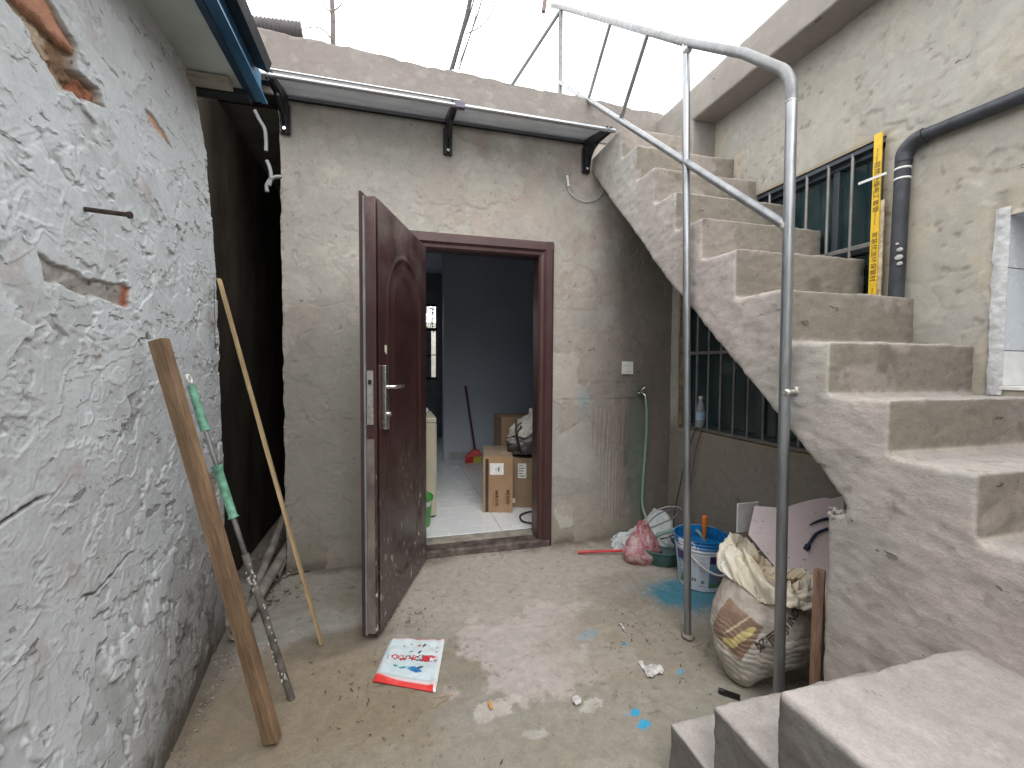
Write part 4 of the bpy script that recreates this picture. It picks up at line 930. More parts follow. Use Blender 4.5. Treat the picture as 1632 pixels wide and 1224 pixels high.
# black pipe on that wall
m_pipe = mat_simple('black_wrapped_pipe', (.040, .045, .055), .55, 0, .25, 14, .002, 40, stretch=(1, 1, .6))
pp = thing('black_drain_pipe', 'thick black pipe turning along the right wall', 'pipe', (1.96, 1.33, 1.53))
tube('riser_pipe', [(1.966, 1.318, 1.50), (1.966, 1.312, 2.06), (1.966, 1.310, 2.085)], .026, m_pipe, pp, 20)
tube('elbow', spline([(1.966, 1.310, 2.07), (1.966, 1.305, 2.11), (1.966, 1.275, 2.135), (1.966, 1.24, 2.142)], 6), .028, m_pipe, pp, 20)
tube('level_pipe', [(1.966, 1.255, 2.142), (1.966, .6, 2.118), (1.966, -.5, 2.08)], .024, m_pipe, pp, 20)
bm = bmesh.new()
for z in (2.04, 2.0): add_tube(bm, [(1.966, 1.312, z), (1.966, 1.312, z + .008)], .0275, 20)
bmesh_obj('cable_tie', bm, M_white, pp, True)
box('tie_tail', (1.925, 1.345, 2.033), (1.929, 1.455, 2.043), M_white, pp)
m_blot = mat_simple('white_filler_smear', (.50, .50, .48), .9)
for (y, z, s) in ((1.300, 1.72, .014), (1.302, 1.69, .018), (1.298, 1.665, .013), (1.310, 1.745, .008)):
    bm = bmesh.new(); bmesh.ops.create_icosphere(bm, subdivisions=2, radius=s); rr = random.Random(int(z * 999))
    for v in bm.verts: v.co = Vector((v.co.x * .15 + 1.9405 + rr.uniform(-.001, .001), v.co.y * .9 + y - .006, v.co.z * .6 + z))
    bmesh_obj('filler_spot', bm, m_blot, pp, True)
# yellow packing strip
ym = mat_simple('yellow_printed_tape', (.78, .50, .03), .5, 0, .08, 20, .0006, 60)
ys = thing('yellow_strip', 'tall yellow printed strip standing beside the black pipe', 'strip', (1.965, 1.405, 1.53))
box('strip_board', (1.962, 1.392, 1.532), (1.968, 1.424, 2.232), ym, ys, .0008)
box('torn_backing', (1.9685, 1.378, 1.532), (1.974, 1.404, 1.95), mat_simple('torn_card', (.58, .48, .34), .9, 0, .25, 30, .003, 60), ys)
M_ink = mat_simple('black_ink', (.02, .02, .02), .7)
for (z, s_, body) in ((2.01, .026, '阻燃绝缘电工套管'), (1.72, .026, '家装优选环保管材')):
    text_mesh('lettering', body, s_, M_ink, ys, lambda x, y, z=z: Vector((1.9612, 1.408 + y, z + x)) if False else Vector((1.9612, 1.408 - y, z - x)))
for z in (1.56, 1.88, 2.14): text_mesh('lettering', 'PVC-U 20mm', .010, M_ink, ys, lambda x, y, z=z: Vector((1.9612, 1.408 - y, z - x)))

# unseen wall, added behind the landing to shade the risers
m_bodyl = mat_simple('pale_render', (.50, .48, .44), .95, 0, .1, 5, .003, 30, spec=.2)
yw = thing('unseen_shade_wall', 'tall unseen wall added behind the landing to shade the risers', 'wall', (2, -1.3, 0))
box('wall_face', (.70, -1.5, 0), (2.0, -1.3, 3.1), m_bodyl, yw)
box('wall_face', (-.77, -3.4, 0), (.70, -3.2, 2.6), m_bodyl, yw)

# ------------------------------------------------------------------ staircase
XS = 1.34
steps = [(.28, .665), (.49, .835), (.70, 1.0), (.90, 1.16), (1.08, 1.335), (1.27, 1.53), (1.49, 1.73), (1.70, 1.92), (1.90, 2.115), (2.085, 2.31), (2.265, 2.51), (2.44, 2.70)]
def sof(y): return float(np.interp(y, [1.01, 1.387, 1.973, 2.945], [.838, 1.185, 1.713, 2.70]))
boxes = []
for k, (y, z) in enumerate(steps):
    y2 = steps[k + 1][0] if k + 1 < len(steps) else 2.88
    sub = max(1, int(round((y2 - y) / .012)))
    if y2 <= 1.02: boxes.append(((XS, y, -.05), (2.03, y2 + .02, z)))
    else:
        for s in range(sub):
            a = y + (y2 - y) * s / sub; b2 = y + (y2 - y) * (s + 1) / sub; boxes.append(((XS, a, sof((a + b2) / 2) if a > 1.0 else 0), (2.03, b2 + .003, z)))
boxes.append(((XS, .2, -.05), (1.60, 1.068, .79)))
def col_stair(P, N):
    c = np.zeros((len(P), 3), np.float32); c[:] = (.45, .42, .38)
    k1 = fb3(P, .35, 4, 21); k2 = fb3(P, .10, 4, 22); k3 = fb3(P, .04, 3, 23)
    lerp3(c, (.50, .43, .40), ss(-.1, .3, k1) * .7); lerp3(c, (.41, .41, .375), ss(.05, .4, -k1) * .7)
    lerp3(c, (.49, .465, .43), ss(.1, .45, k2) * .45); lerp3(c, (.28, .265, .24), ss(.15, .5, -k2 + .3 * k3) * .5)
    ris = (N[:, 1] < -.6); lerp3(c, (.20, .178, .142), ris * .82); nz = np.exp(-((N[:, 2] - .62) / .22) ** 2); lerp3(c, (.56, .51, .455), nz * .55); lerp3(c, (.14, .125, .105), ris * ss(.25, .5, fb3(P, .16, 4, 31)) * .7)  # risers coloured darker to stand in for their shade; noses worn pale
    ttop = (N[:, 2] > .6); lerp3(c, (.34, .312, .288), ttop * (.75 + .2 * k2)); f1 = fb3(P + .1 * k1[:, None], .3, 4, 35) - .1; lerp3(c, (.40, .35, .33), ss(-.01, .01, f1) * .45); lerp3(c, (.25, .235, .215), np.exp(-(f1 / .008) ** 2) * .3)  # tread colour lowered to offset the sky light falling on the tops
    bk = ss(.47, .56, fb3(P, .025, 2, 41)); lerp3(c, (.16, .13, .11), bk * .4)
    lerp3(c, (.56, .58, .60), ss(.07, .02, np.hypot((P[:, 1] - 1.23) * 1.2, (P[:, 2] - 1.13) * .6)) * (N[:, 0] < -.6) * .8)
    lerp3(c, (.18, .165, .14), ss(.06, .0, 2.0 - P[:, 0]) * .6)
    return c
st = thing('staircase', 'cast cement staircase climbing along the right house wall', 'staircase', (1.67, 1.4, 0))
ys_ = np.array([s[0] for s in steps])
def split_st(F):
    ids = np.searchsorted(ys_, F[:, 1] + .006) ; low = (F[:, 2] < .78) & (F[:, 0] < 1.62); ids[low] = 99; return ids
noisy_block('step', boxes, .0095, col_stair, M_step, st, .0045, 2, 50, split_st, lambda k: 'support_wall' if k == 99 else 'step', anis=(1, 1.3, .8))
# lower flight: three steps rising towards the camera to the landing
lf = thing('lower_steps', 'three cement steps and landing in the lower right corner', 'steps', (1.2, .3, 0))
lb = [((.79, .4, -.05), (1.345, 1.09, .19)), ((.79, .3, -.05), (1.345, .915, .38)), ((.775, -.8, -.05), (2.02, .712, .57))]
def split_lf(F): 
    ids = np.where(F[:, 1] > .918, 0, np.where((F[:, 1] > .716), 1, 2)); return ids
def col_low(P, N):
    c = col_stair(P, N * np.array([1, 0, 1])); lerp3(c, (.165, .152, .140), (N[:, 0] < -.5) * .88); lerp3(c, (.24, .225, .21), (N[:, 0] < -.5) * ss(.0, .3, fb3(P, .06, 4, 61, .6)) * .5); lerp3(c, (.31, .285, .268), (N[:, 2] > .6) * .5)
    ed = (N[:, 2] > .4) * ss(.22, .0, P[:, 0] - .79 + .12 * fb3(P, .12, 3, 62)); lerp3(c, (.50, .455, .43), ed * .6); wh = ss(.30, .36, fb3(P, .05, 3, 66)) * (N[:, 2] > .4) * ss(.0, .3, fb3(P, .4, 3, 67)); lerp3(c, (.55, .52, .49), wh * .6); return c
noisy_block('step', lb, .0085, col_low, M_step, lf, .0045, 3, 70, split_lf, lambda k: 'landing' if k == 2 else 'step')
# broken brick rubble at the end of the support wall
bm = bmesh.new(); rr = random.Random(5)
for k in range(26):
    c = Vector((XS + rr.uniform(.0, .03), 1.04 + rr.uniform(-.02, .035), .785 + rr.uniform(-.012, .014))); r_ = bmesh.ops.create_icosphere(bm, subdivisions=1, radius=rr.uniform(.004, .012))
    for v in r_['verts']: v.co = Vector((v.co.x * rr.uniform(.7, 1.3), v.co.y * rr.uniform(.7, 1.3), v.co.z * rr.uniform(.5, 1.2))) + c
tag(bmesh_obj('broken_edge', bm, mat_simple('crumbled_mortar', (.36, .33, .30), .95, 0, .3, 60, .003, 60), st), kind='stuff')

# ------------------------------------------------------------------ handrail
XR = 1.305
m_zinc = mat_simple('dull_zinc_pipe', (.20, .205, .21), .5, .45, .14, 14, .0004, 90)  # matte zinc, colour lowered to hold against the bright sky
hr = thing('stair_railing', 'galvanised steel pipe railing along the staircase', 'railing', (XR, 1.8, 0))
def P(y, z, x=XR): return Vector((x, y, z))
bend = [P(1.195, 0.0), P(1.212, 1.2), P(1.220, 2.15)] + [P(1.221 + .16 * (1 - math.cos(t_)), 2.175 + .16 * math.sin(t_)) for t_ in np.linspace(.0, .86, 10)]
e0 = bend[-1]; top_end = P(3.60, 4.29)
tube('post', bend[:3], .0180, M_galv, hr, 20)
tube('top_rail', bend[2:] + [P(1.44, 2.455), P(1.823 * .99, 2.75), P(2.159, 3.055), P(3.354, 4.085), top_end], .0185, m_zinc, hr, 20)
tube('middle_rail', [P(1.225, 1.735), P(3.40, 3.54)], .0165, mat_simple('toned_zinc_pipe', (.25, .26, .27), .42, .65, .14, 14, .0004, 90), hr, 18)  # middle rail coloured darker so the bright sky does not wash it out
tube('post', [P(1.690, .0), P(1.795, 2.735)], .0165, M_galv, hr, 18)
tube('post', [P(3.40, 3.0), P(3.395, 4.11)], .0175, m_zinc, hr, 16)
tube('baluster', [P(2.545, 3.375), P(2.855, 3.09)], .0125, M_stain, hr, 14)
tube('baluster', [P(2.12, 3.01), P(2.40, 2.71)], .0125, M_stain, hr, 14)
tube('short_post', [P(3.05, 2.95), P(3.06, 3.265)], .012, m_zinc, hr, 10)
tube('brace', [P(3.40, 4.10), at('Y', 3.6, 815, 137)], .014, mat_simple('dull_green_pipe', (.12, .14, .13), .5, .3), hr, 10)
m_brown = mat_simple('brown_pipe', (.16, .11, .10), .6, .3)
tube('loose_pipe_end', [at('Y', 3.6, 873, -30), at('Y', 3.6, 866, 19)], .018, m_brown, hr, 10)
# weld beads and the tie to the stair side
m_weld = mat_simple('rough_weld', (.50, .49, .46), .55, .6, .2, 40, .002, 90)
def blobm(name, c, r, mat, parent, sq=(1, 1, 1), seed=0, amp=.25):
    bm = bmesh.new(); bmesh.ops.create_icosphere(bm, subdivisions=3, radius=r); rr = random.Random(seed); pts = [v.co.copy() for v in bm.verts]
    A = np.array([list(p) for p in pts]); d = fb3(A + seed, r * .9, 2, seed)
    for v, dd in zip(bm.verts, d): v.co = Vector((v.co.x * sq[0], v.co.y * sq[1], v.co.z * sq[2])) * (1 + amp * float(dd)) + Vector(c)
    return bmesh_obj(name, bm, mat, parent, True)
blobm('weld', P(1.222, 1.738), .021, m_weld, hr, (1, 1, 1.1), 3)
blobm('weld', P(1.220, 2.15), .0195, m_weld, hr, (1, 1, .45), 8, .12)
blobm('weld', P(1.785, 2.70), .020, m_weld, hr, (1, 1, 1), 5)
blobm('weld', P(3.39, 3.52), .019, m_weld, hr, (1, 1, 1), 6)
tube('wall_tie', [(XR - .018, 1.195, 1.166), (XS + .01, 1.20, 1.168)], .0075, m_weld, hr, 10)
blobm('tie_nut', (XR - .012, 1.192, 1.166), .012, m_weld, hr, (.6, 1, .9), 9, .5)
blobm('tie_mortar', (XS - .004, 1.198, 1.168), .014, m_weld, hr, (.5, 1, 1), 10, .6)
blobm('foot_mortar', P(1.690, .006), .028, mat_simple('foot_mortar', (.24, .21, .18), .95), hr, (1, 1, .4), 12, .4)

# ------------------------------------------------------------------ tap, hose, socket, wall cable
so = thing('wall_socket', 'white power socket on the cement wall above the tap', 'socket', (1.631, 2.84, 1.24))
bm = bmesh.new(); add_box(bm, (1.632, 2.838, 1.240), (.088, .012, .092), bev=.003); bmesh_obj('plate', bm, M_white, so)
for dx, dz, rz in ((-.014, .018, .3), (.014, .018, -.3), (0, -.004, 0), (-.012, -.022, 0), (.012, -.022, 0)):
    bm = bmesh.new(); add_box(bm, (1.632 + dx, 2.8315, 1.24 + dz), (.003, .002, .009), Matrix.Rotation(rz, 3, 'Y')); bmesh_obj('slot', bm, M_black, so)
tp = thing('wall_tap', 'chrome tap on the wall with green hose attached', 'tap', (1.735, 2.82, 1.04))
lathe('rosette', [(.001, .0), (.026, .0), (.022, .010), (.012, .012)], (1.728, 2.846, 1.055), m_chrome, tp, 20, Matrix.Rotation(R(90), 3, 'X'))
tube('spout', spline([(1.728, 2.84, 1.055), (1.728, 2.79, 1.055), (1.736, 2.768, 1.045), (1.738, 2.762, 1.02)], 5), .0095, m_chrome, tp, 12)
tube('tap_lever', [(1.728, 2.80, 1.06), (1.728, 2.797, 1.085), (1.745, 2.79, 1.098)], .006, m_chrome, tp, 10)
m_hose, n, b = mat_new('green_clear_hose'); b.inputs['Base Color'].default_value = (.25, .40, .35, 1); b.inputs['Roughness'].default_value = .25; b.inputs['Alpha'].default_value = .8
hpts = [(1.738, 2.762, 1.025), (1.752, 2.77, .93), (1.762, 2.78, .80), (1.762, 2.79, .66), (1.758, 2.80, .50), (1.750, 2.80, .36), (1.745, 2.79, .24), (1.750, 2.73, .15), (1.76, 2.62, .11)]
tag(tube('garden_hose', spline(hpts, 8), .0095, m_hose, None, 12), 'translucent green hose hanging from the tap to the floor', 'hose')
hp2 = [at('Y', y, x, yy) for x, yy, y in ((1035, 868, 2.48), (1045, 855, 2.46), (1062, 848, 2.42), (1085, 842, 2.36), (1100, 840, 2.30), (1115, 850, 2.22), (1128, 868, 2.17), (1134, 886, 2.15))]
tag(tube('bucket_hose', spline(hp2, 7), .012, m_hose, None, 12), 'green hose looping from the basin into the blue bucket', 'hose')
wb = thing('wall_cable', 'thin white cable hanging from the plastered patch under the canopy', 'cable', (1.19, 2.84, 2.5))
wc = [at('Y', 2.835, x, y) for x, y in ((905, 297), (908, 306), (917, 315), (932, 321), (948, 319), (957, 311), (962, 300))]
tube('cord', spline(wc, 6), .0035, mat_simple('grey_cord', (.50, .49, .46), .6), wb, 8)
tube('plastic_end', [at('Y', 2.83, 904, 280), at('Y', 2.83, 906, 297)], .009, M_white, wb, 10)
# dark leads from the window to the floor
cb = thing('black_leads', 'two dark leads running down from the barred window to the floor', 'cable', (1.96, 2.55, 0))
tube('lead', spline([(2.02, 2.56, .835), (1.985, 2.545, .815), (1.965, 2.56, .72), (1.945, 2.60, .55), (1.93, 2.62, .40), (1.90, 2.62, .26), (1.86, 2.58, .17), (1.80, 2.50, .125), (1.68, 2.47, .12)], 7), .0035, m_cab, cb, 8)
tube('lead', spline([(2.02, 2.50, .835), (1.99, 2.49, .81), (1.98, 2.52, .70), (1.975, 2.55, .5), (1.97, 2.56, .32), (1.93, 2.52, .20), (1.86, 2.44, .14)], 7), .003, mat_simple('brown_lead', (.12, .055, .05), .6), cb, 8)
tube('lead_coil', spline([at('Y', 2.46, x, y) for x, y in ((1030, 838), (1045, 822), (1065, 813), (1082, 812), (1075, 824), (1055, 834), (1035, 842))], 7), .004, mat_simple('grey_lead', (.20, .21, .20), .6), cb, 8)
tube('lead_coil', spline([at('Y', 2.44, x, y) for x, y in ((1028, 836), (1042, 817), (1062, 808), (1080, 808), (1086, 812))], 7), .004, mat_simple('pale_grey_lead', (.46, .47, .46), .6), cb, 8)
# conduit in the gap
cj = thing('grey_conduits', 'bent grey plastic conduits in the dark gap beside the house', 'conduit', (-.73, 2.9, 2.3))
m_cond = mat_simple('grey_conduit', (.27, .28, .29), .5)
for pp_ in (((406, 176), (414, 192), (422, 206), (424, 225), (424, 241)), ((425, 256), (430, 268), (432, 282), (429, 296)), ((426, 306), (425, 296), (431, 286), (440, 282), (449, 282))):
    tube('conduit', spline([at('Y', 2.78, x, y) for x, y in pp_], 6), .0105, m_cond, cj, 10)

# ------------------------------------------------------------------ things leaning on the left wall
def bar_between(name, a, b_, w_, h_, mat, parent=None, twist=0.0, bev=.002, cuts=0, xdir=None):
    a = Vector(a); b_ = Vector(b_); d = b_ - a; L_ = d.length; q = d.to_track_quat('Z', 'Y').to_matrix() @ Matrix.Rotation(twist, 3, 'Z')
    if xdir is not None:
        zz_ = d.normalized(); xx_ = Vector(xdir); xx_ = (xx_ - zz_ * xx_.dot(zz_)).normalized(); yy_ = zz_.cross(xx_); q = Matrix((xx_, yy_, zz_)).transposed()
    bm = bmesh.new(); add_box(bm, (0, 0, L_ / 2), (w_, h_, L_), bev=bev, seg=1)
    if cuts:
        es = [e for e in bm.edges if abs((e.verts[0].co - e.verts[1].co).z) > L_ * .8]
        bmesh.ops.subdivide_edges(bm, edges=es, cuts=cuts)
        rr = random.Random(int(L_ * 1000))
        for v in bm.verts:
            t_ = v.co.z / L_; v.co.x += .004 * math.sin(t_ * 3.1) + rr.uniform(-.0006, .0006); v.co.y += rr.uniform(-.0006, .0006)
    for v in bm.verts: v.co = q @ v.co + a
    bmesh.ops.recalc_face_normals(bm, faces=bm.faces); me = bpy.data.meshes.new(name); bm.to_mesh(me); bm.free()
    # keep the bar's own length as its Z axis so the grain runs along it
    M4 = Matrix.Translation(a) @ q.to_4x4(); me.transform(M4.inverted()); me.materials.append(mat)
    o = bpy.data.objects.new(name, me); COL.objects.link(o)
    if parent: o.parent = parent; o.matrix_local = Matrix.Translation(-org(parent)) @ M4
    else: o.matrix_world = M4
    ORG[o.name] = Vector(a); return o
m_lum = mat_wood('brown_sawn_timber', (.14, .088, .052), (.32, .215, .135), 5, 'Z')
m_lum2 = mat_wood('pale_pine', (.42, .30, .16), (.62, .47, .29), 6, 'Z')
tag(bar_between('timber_post', (-.392, 1.545, .012), (-.712, 1.615, 1.325), .047, .034, m_lum, None, 0, .002, 12, (.95, -.30, 0)), 'thick brown squared timber leaning against the white wall', 'timber')
tag(bar_between('wood_strip', (-.318, 2.055, .004), (-.735, 2.19, 1.622), .022, .011, m_lum2, None, R(10), .001, 8), 'long thin pale wood strip leaning at the wall corner', 'wood strip')
gp = thing('mop_pole', 'steel pole with two mint green grips leaning on the white wall', 'pole', (-.377, 1.742, 0))
pA = Vector((-.377, 1.742, .0)); pB = at('X', -.722, 302, 606)
def pl(t_): return pA.lerp(pB, t_)
Lp = (pB - pA).length
m_pole = mat_simple('worn_grey_pole', (.27, .27, .265), .42, .55, .25, 9, .0006, 60, col2=(.10, .095, .09))
m_pole2 = mat_simple('dirty_dark_pole', (.14, .125, .11), .8, .1, .3, 16, .0015, 60, col2=(.055, .05, .045))
tube('upper_tube', [pl(.44), pl(.985)], .0085, m_pole, gp, 14)
tube('lower_tube', [pl(.0), pl(.46)], .0125, m_pole2, gp, 14)
tube('grip', [pl(.845), pl(.985)], .0135, M_gripgreen, gp, 14, rf=lambda q: .0148 - .0018 * q + (.0012 if q < .10 else 0) + .0006 * math.sin(q * 60))
tube('grip', [pl(.575), pl(.58), pl(.72), pl(.733), pl(.737)], .0145, M_gripgreen, gp, 14, rf=lambda q: .0145 + (.004 if q > .74 or q < .2 else 0))
tg = (pB - pA).normalized(); rg_ = [pl(.99) + tg * (.016 - .016 * math.cos(q)) + Vector((1, 0, 0)) .cross(tg).normalized() * .016 * math.sin(q) for q in np.linspace(0, 6.283, 17)]
tube('hanging_ring', rg_, .005, M_white, gp, 10)
m_plas = mat_simple('dried_plaster_splash', (.50, .47, .46), .95, 0, .25, 60, .003, 90)
rr = random.Random(3); bm = bmesh.new()
for k in range(46):
    t_ = rr.choice((rr.gauss(.375, .022), rr.gauss(.375, .015), rr.gauss(.13, .05), rr.uniform(.02, .3))); c = pl(max(.02, t_)) + Vector((rr.uniform(-.012, .012), -.010, rr.uniform(-.01, .01)))
    r_ = bmesh.ops.create_icosphere(bm, subdivisions=1, radius=rr.uniform(.0022, .0065))
    for v in r_['verts']: v.co = Vector((v.co.x, v.co.y * .6, v.co.z * rr.uniform(.8, 2.2))) + c
bmesh_obj('plaster_splash', bm, m_plas, gp, True)

# steel scaffold tubes on the ground in the gap
m_scaf = mat_simple('dusty_steel_tube', (.34, .31, .28), .75, .2, .3, 9, .0015, 50, col2=(.17, .15, .14))
def hollow(name, a, b_, r, mat, label):
    bm = bmesh.new(); a = Vector(a); b_ = Vector(b_); fr = frames([a, b_]); seg = 20; loops = []
    for (p, tt, n1_, n2_), rr_ in ((fr[0], r), (fr[1], r), (fr[1], r * .82), (fr[0], r * .82)):
        loops.append([bm.verts.new(p + (n1_ * math.cos(k * 2 * math.pi / seg) + n2_ * math.sin(k * 2 * math.pi / seg)) * rr_) for k in range(seg)])
    for i in range(4):
        A_, B_ = loops[i], loops[(i + 1) % 4]
        for k in range(seg): bm.faces.new((A_[k], A_[(k + 1) % seg], B_[(k + 1) % seg], B_[k]))
    return tag(bmesh_obj(name, bm, mat, None, True, angle=R(40)), label, 'pipe', 'scrap steel tubes in the gap')
hollow('steel_tube', (-.695, 2.17, .036), (-.63, 3.5, .14), .028, m_scaf, 'longest steel tube, its open end beside the foot of the timber')
hollow('steel_tube', (-.660, 2.70, .040), (-.62, 4.1, .30), .026, m_scaf, 'steel tube with open end nearest the house corner')
hollow('steel_tube', (-.725, 2.55, .040), (-.72, 4.2, .50), .022, m_scaf, 'steel tube lying between the two other tubes in the gap')
tag(bar_between('scrap_lath', (-.60, 2.80, .012), (-.50, 2.83, .012), .02, .012, mat_wood('grey_lath', (.12, .11, .10), (.2, .18, .16), 6, 'Z')), 'short grey scrap lath at the foot of the house corner', 'lath')
# crumbs of mortar, dead leaves and grit (nobody could count them)
rr = random.Random(21); bm = bmesh.new(); 
def crumb(x, y, s, z=0.0):
    r_ = bmesh.ops.create_icosphere(bm, subdivisions=1, radius=s); k = [rr.uniform(.6, 1.4) for _ in range(3)]
    for v in r_['verts']: v.co = Vector((v.co.x * k[0] + rr.uniform(-.2, .2) * s, v.co.y * k[1] + rr.uniform(-.2, .2) * s, v.co.z * k[2] * .6 + s * .3)) + Vector((x, y, z))
for k in range(260): crumb(rr.gauss(-.68, .08), rr.uniform(2.45, 3.6), rr.choice((.003, .005, .008, .012)), rr.uniform(0, .006))
for k in range(240): crumb(-.70 + abs(rr.gauss(0, .03)), rr.uniform(1.2, 2.3), rr.choice((.002, .003, .005)))
for k in range(420): crumb(rr.uniform(-.7, 1.3), 1.0 + rr.random() * 1.8, rr.choice((.0012, .0018, .0026)))
for k in range(220): crumb(rr.gauss(1.08, .14), rr.gauss(1.72, .16), rr.choice((.0015, .002, .0035)))
for k in range(120): crumb(rr.uniform(.1, 2.0), 2.82 - abs(rr.gauss(0, .02)), rr.choice((.002, .004)))
tag(bmesh_obj('mortar_crumbs', bm, mat_simple('mortar_crumb', (.30, .265, .215), .95, 0, .4, 40, col2=(.09, .07, .055)), None), kind='stuff')
bm = bmesh.new()
for k in range(170):
    cx_, cy_ = rr.choice(((rr.gauss(-.12, .16), rr.gauss(1.62, .22)), (rr.gauss(1.1, .12), rr.gauss(1.75, .15)), (rr.gauss(-.68, .07), rr.uniform(2.4, 3.2)), (rr.gauss(.1, .07), rr.gauss(2.15, .05)))); a_ = rr.uniform(0, 6.3); L_ = rr.uniform(.004, .016); d = Vector((math.cos(a_), math.sin(a_), 0)); e_ = Vector((-d.y, d.x, 0)) * rr.uniform(.001, .003)
    c = Vector((cx_, cy_, .004)); bm.faces.new([bm.verts.new(q) for q in (c - d * L_, c + e_, c + d * L_ + Vector((0, 0, rr.uniform(0, .004))), c - e_)])
tag(bmesh_obj('chips_and_leaves', bm, mat_simple('dry_leaf', (.10, .07, .045), .9, 0, .3, 40, col2=(.035, .025, .02)), None), kind='stuff')

# ------------------------------------------------------------------ printed pouch on the floor
c4 = [Vector((-.018, 2.022)), Vector((.217, 1.951)), Vector((.146, 1.637)), Vector((-.088, 1.76))]    # far-left, far-right, near-right, near-left
c4 = [at('Z', .004, *p).to_2d() for p in ((624, 1017), (709, 1019), (694, 1103), (594, 1085))]
nu, nv = 90, 110
s, t_ = np.meshgrid(np.linspace(0, 1, nu), np.linspace(0, 1, nv))     # s left-right, t far-near
def bil(s, t_): return [(1 - t_) * ((1 - s) * c4[0][i] + s * c4[1][i]) + t_ * ((1 - s) * c4[3][i] + s * c4[2][i]) for i in range(2)]
X_, Y_ = bil(s, t_)
def crz(s, t_): 
    return .006 + .010 * np.abs(fb2(s, t_, .35, 4, 801)) + .022 * ss(.8, 1, t_) * ss(.42, .0, s) * (1 - ss(.93, 1, t_) * .7) + .006 * ss(.85, 1, s) + .004 * np.exp(-((t_ - .9) / .03) ** 2)
Z_ = crz(s, t_); ed = np.minimum(np.minimum(s, 1 - s), np.minimum(t_, 1 - t_)); Z_ = Z_ * ss(-.02, .06, ed) + .002
Cb = np.zeros(s.shape + (3,), np.float32); Cb[:] = (.60, .70, .74)
lerp3(Cb, (.70, .76, .78), ss(0, .4, fb2(s, t_, .3, 4, 802)) * .6)
lerp3(Cb, (.70, .05, .045), ss(.93, .938, t_)); lerp3(Cb, (.75, .38, .38), ss(.87, .93, t_) * (t_ < .934) * .6)
lerp3(Cb, (.62, .05, .06), ss(.05, .04, t_)); lerp3(Cb, (.75, .45, .47), ss(.10, .05, t_) * (t_ > .045) * .6)
dots = ((np.sin(s * 240) > .2) & (np.abs(t_ - .905) < .006)); Cb[dots] = (.75, .60, .60)
lerp3(Cb, (.80, .80, .80), ss(.955, .965, s)); 
# loose splashes of print
for (a_, b_, w1, w2, cc, th) in ((.60, .70, .11, .050, (.01, .20, .48), .3), (.40, .68, .06, .020, (.03, .30, .32), -.2), (.27, .66, .05, .022, (.05, .35, .38), .5), (.69, .65, .06, .025, (.02, .08, .20), -.4), (.62, .74, .05, .018, (.02, .12, .35), .1),
                         (.56, .20, .060, .050, (.60, .68, .70), 0), (.57, .19, .035, .024, (.55, .06, .08), .2), (.66, .18, .022, .055, (.02, .03, .06), .2), (.46, .33, .045, .012, (.03, .04, .06), -.2), (.61, .35, .02, .04, (.03, .05, .10), .5), (.30, .22, .025, .010, (.05, .08, .14), .9), (.42, .17, .02, .008, (.08, .10, .14), .4),
                         (.90, .22, .02, .010, (.06, .08, .12), .3), (.90, .32, .018, .018, (.02, .04, .10), .8), (.45, .42, .03, .02, (.10, .45, .45), .0), (.80, .61, .012, .006, (.2, .4, .5), 0)):
    du = s - a_; dv = t_ - b_; x = du * math.cos(th) + dv * math.sin(th); y = -du * math.sin(th) + dv * math.cos(th)
    lerp3(Cb, cc, ss(1.15, .85, np.sqrt((x / w1) ** 2 + (y / w2) ** 2) + .45 * fb2(s, t_, .035, 3, int(a_ * 900))) * .95)
m_film = mat_col('glossy_printed_film', .3, bmp=.0004, bscale=30)
pk = thing('printed_pouch', 'white and red printed plastic pouch lying flat on the floor', 'pouch', (float(X_.mean()), float(Y_.mean()), 0))
Pt = np.stack([X_, Y_, Z_], -1).reshape(-1, 3); Pb = np.stack([X_, Y_, Z_ * 0 + .0012], -1).reshape(-1, 3); qs = grid_quads(nv, nu)
link_mesh('printed_film', from_arrays('printed_film', np.concatenate([Pt, Pb]), np.concatenate([qs[:, ::-1], qs + len(Pt)]), np.concatenate([Cb.reshape(-1, 3)] * 2)), m_film, pk)
M_rink = mat_simple('red_ink', (.55, .02, .04), .4); M_gink = mat_simple('grey_ink', (.10, .14, .16), .4)
def on_pouch(s0, t0, sc):
    def f(x, y):
        s1 = s0 - x * sc; t1 = t0 + y * sc * .78         # print is upside down as seen from the doorway side
        a_, b_ = bil(s1, t1); z = float(crz(np.array([[s1]]), np.array([[t1]]))[0, 0]) + .0032
        return Vector((float(a_), float(b_), z))
    return f
for body, s0, mt_ in (('德', .865, M_rink), ('高', .745, M_rink), ('防', .63, M_gink), ('水', .515, M_rink), ('放', .345, M_rink), ('心', .215, M_rink)):
    text_mesh('lettering', body, 0.155, mt_, pk, on_pouch(s0, .475 - (.04 if s0 > .4 else .0) * (s0 - .3), 1.0), bold=.035)
text_mesh('lettering', '德高专业', .035, M_gink, pk, (lambda f: (lambda x, y: f(y, -x)))(on_pouch(.09, .49, 1.0)))
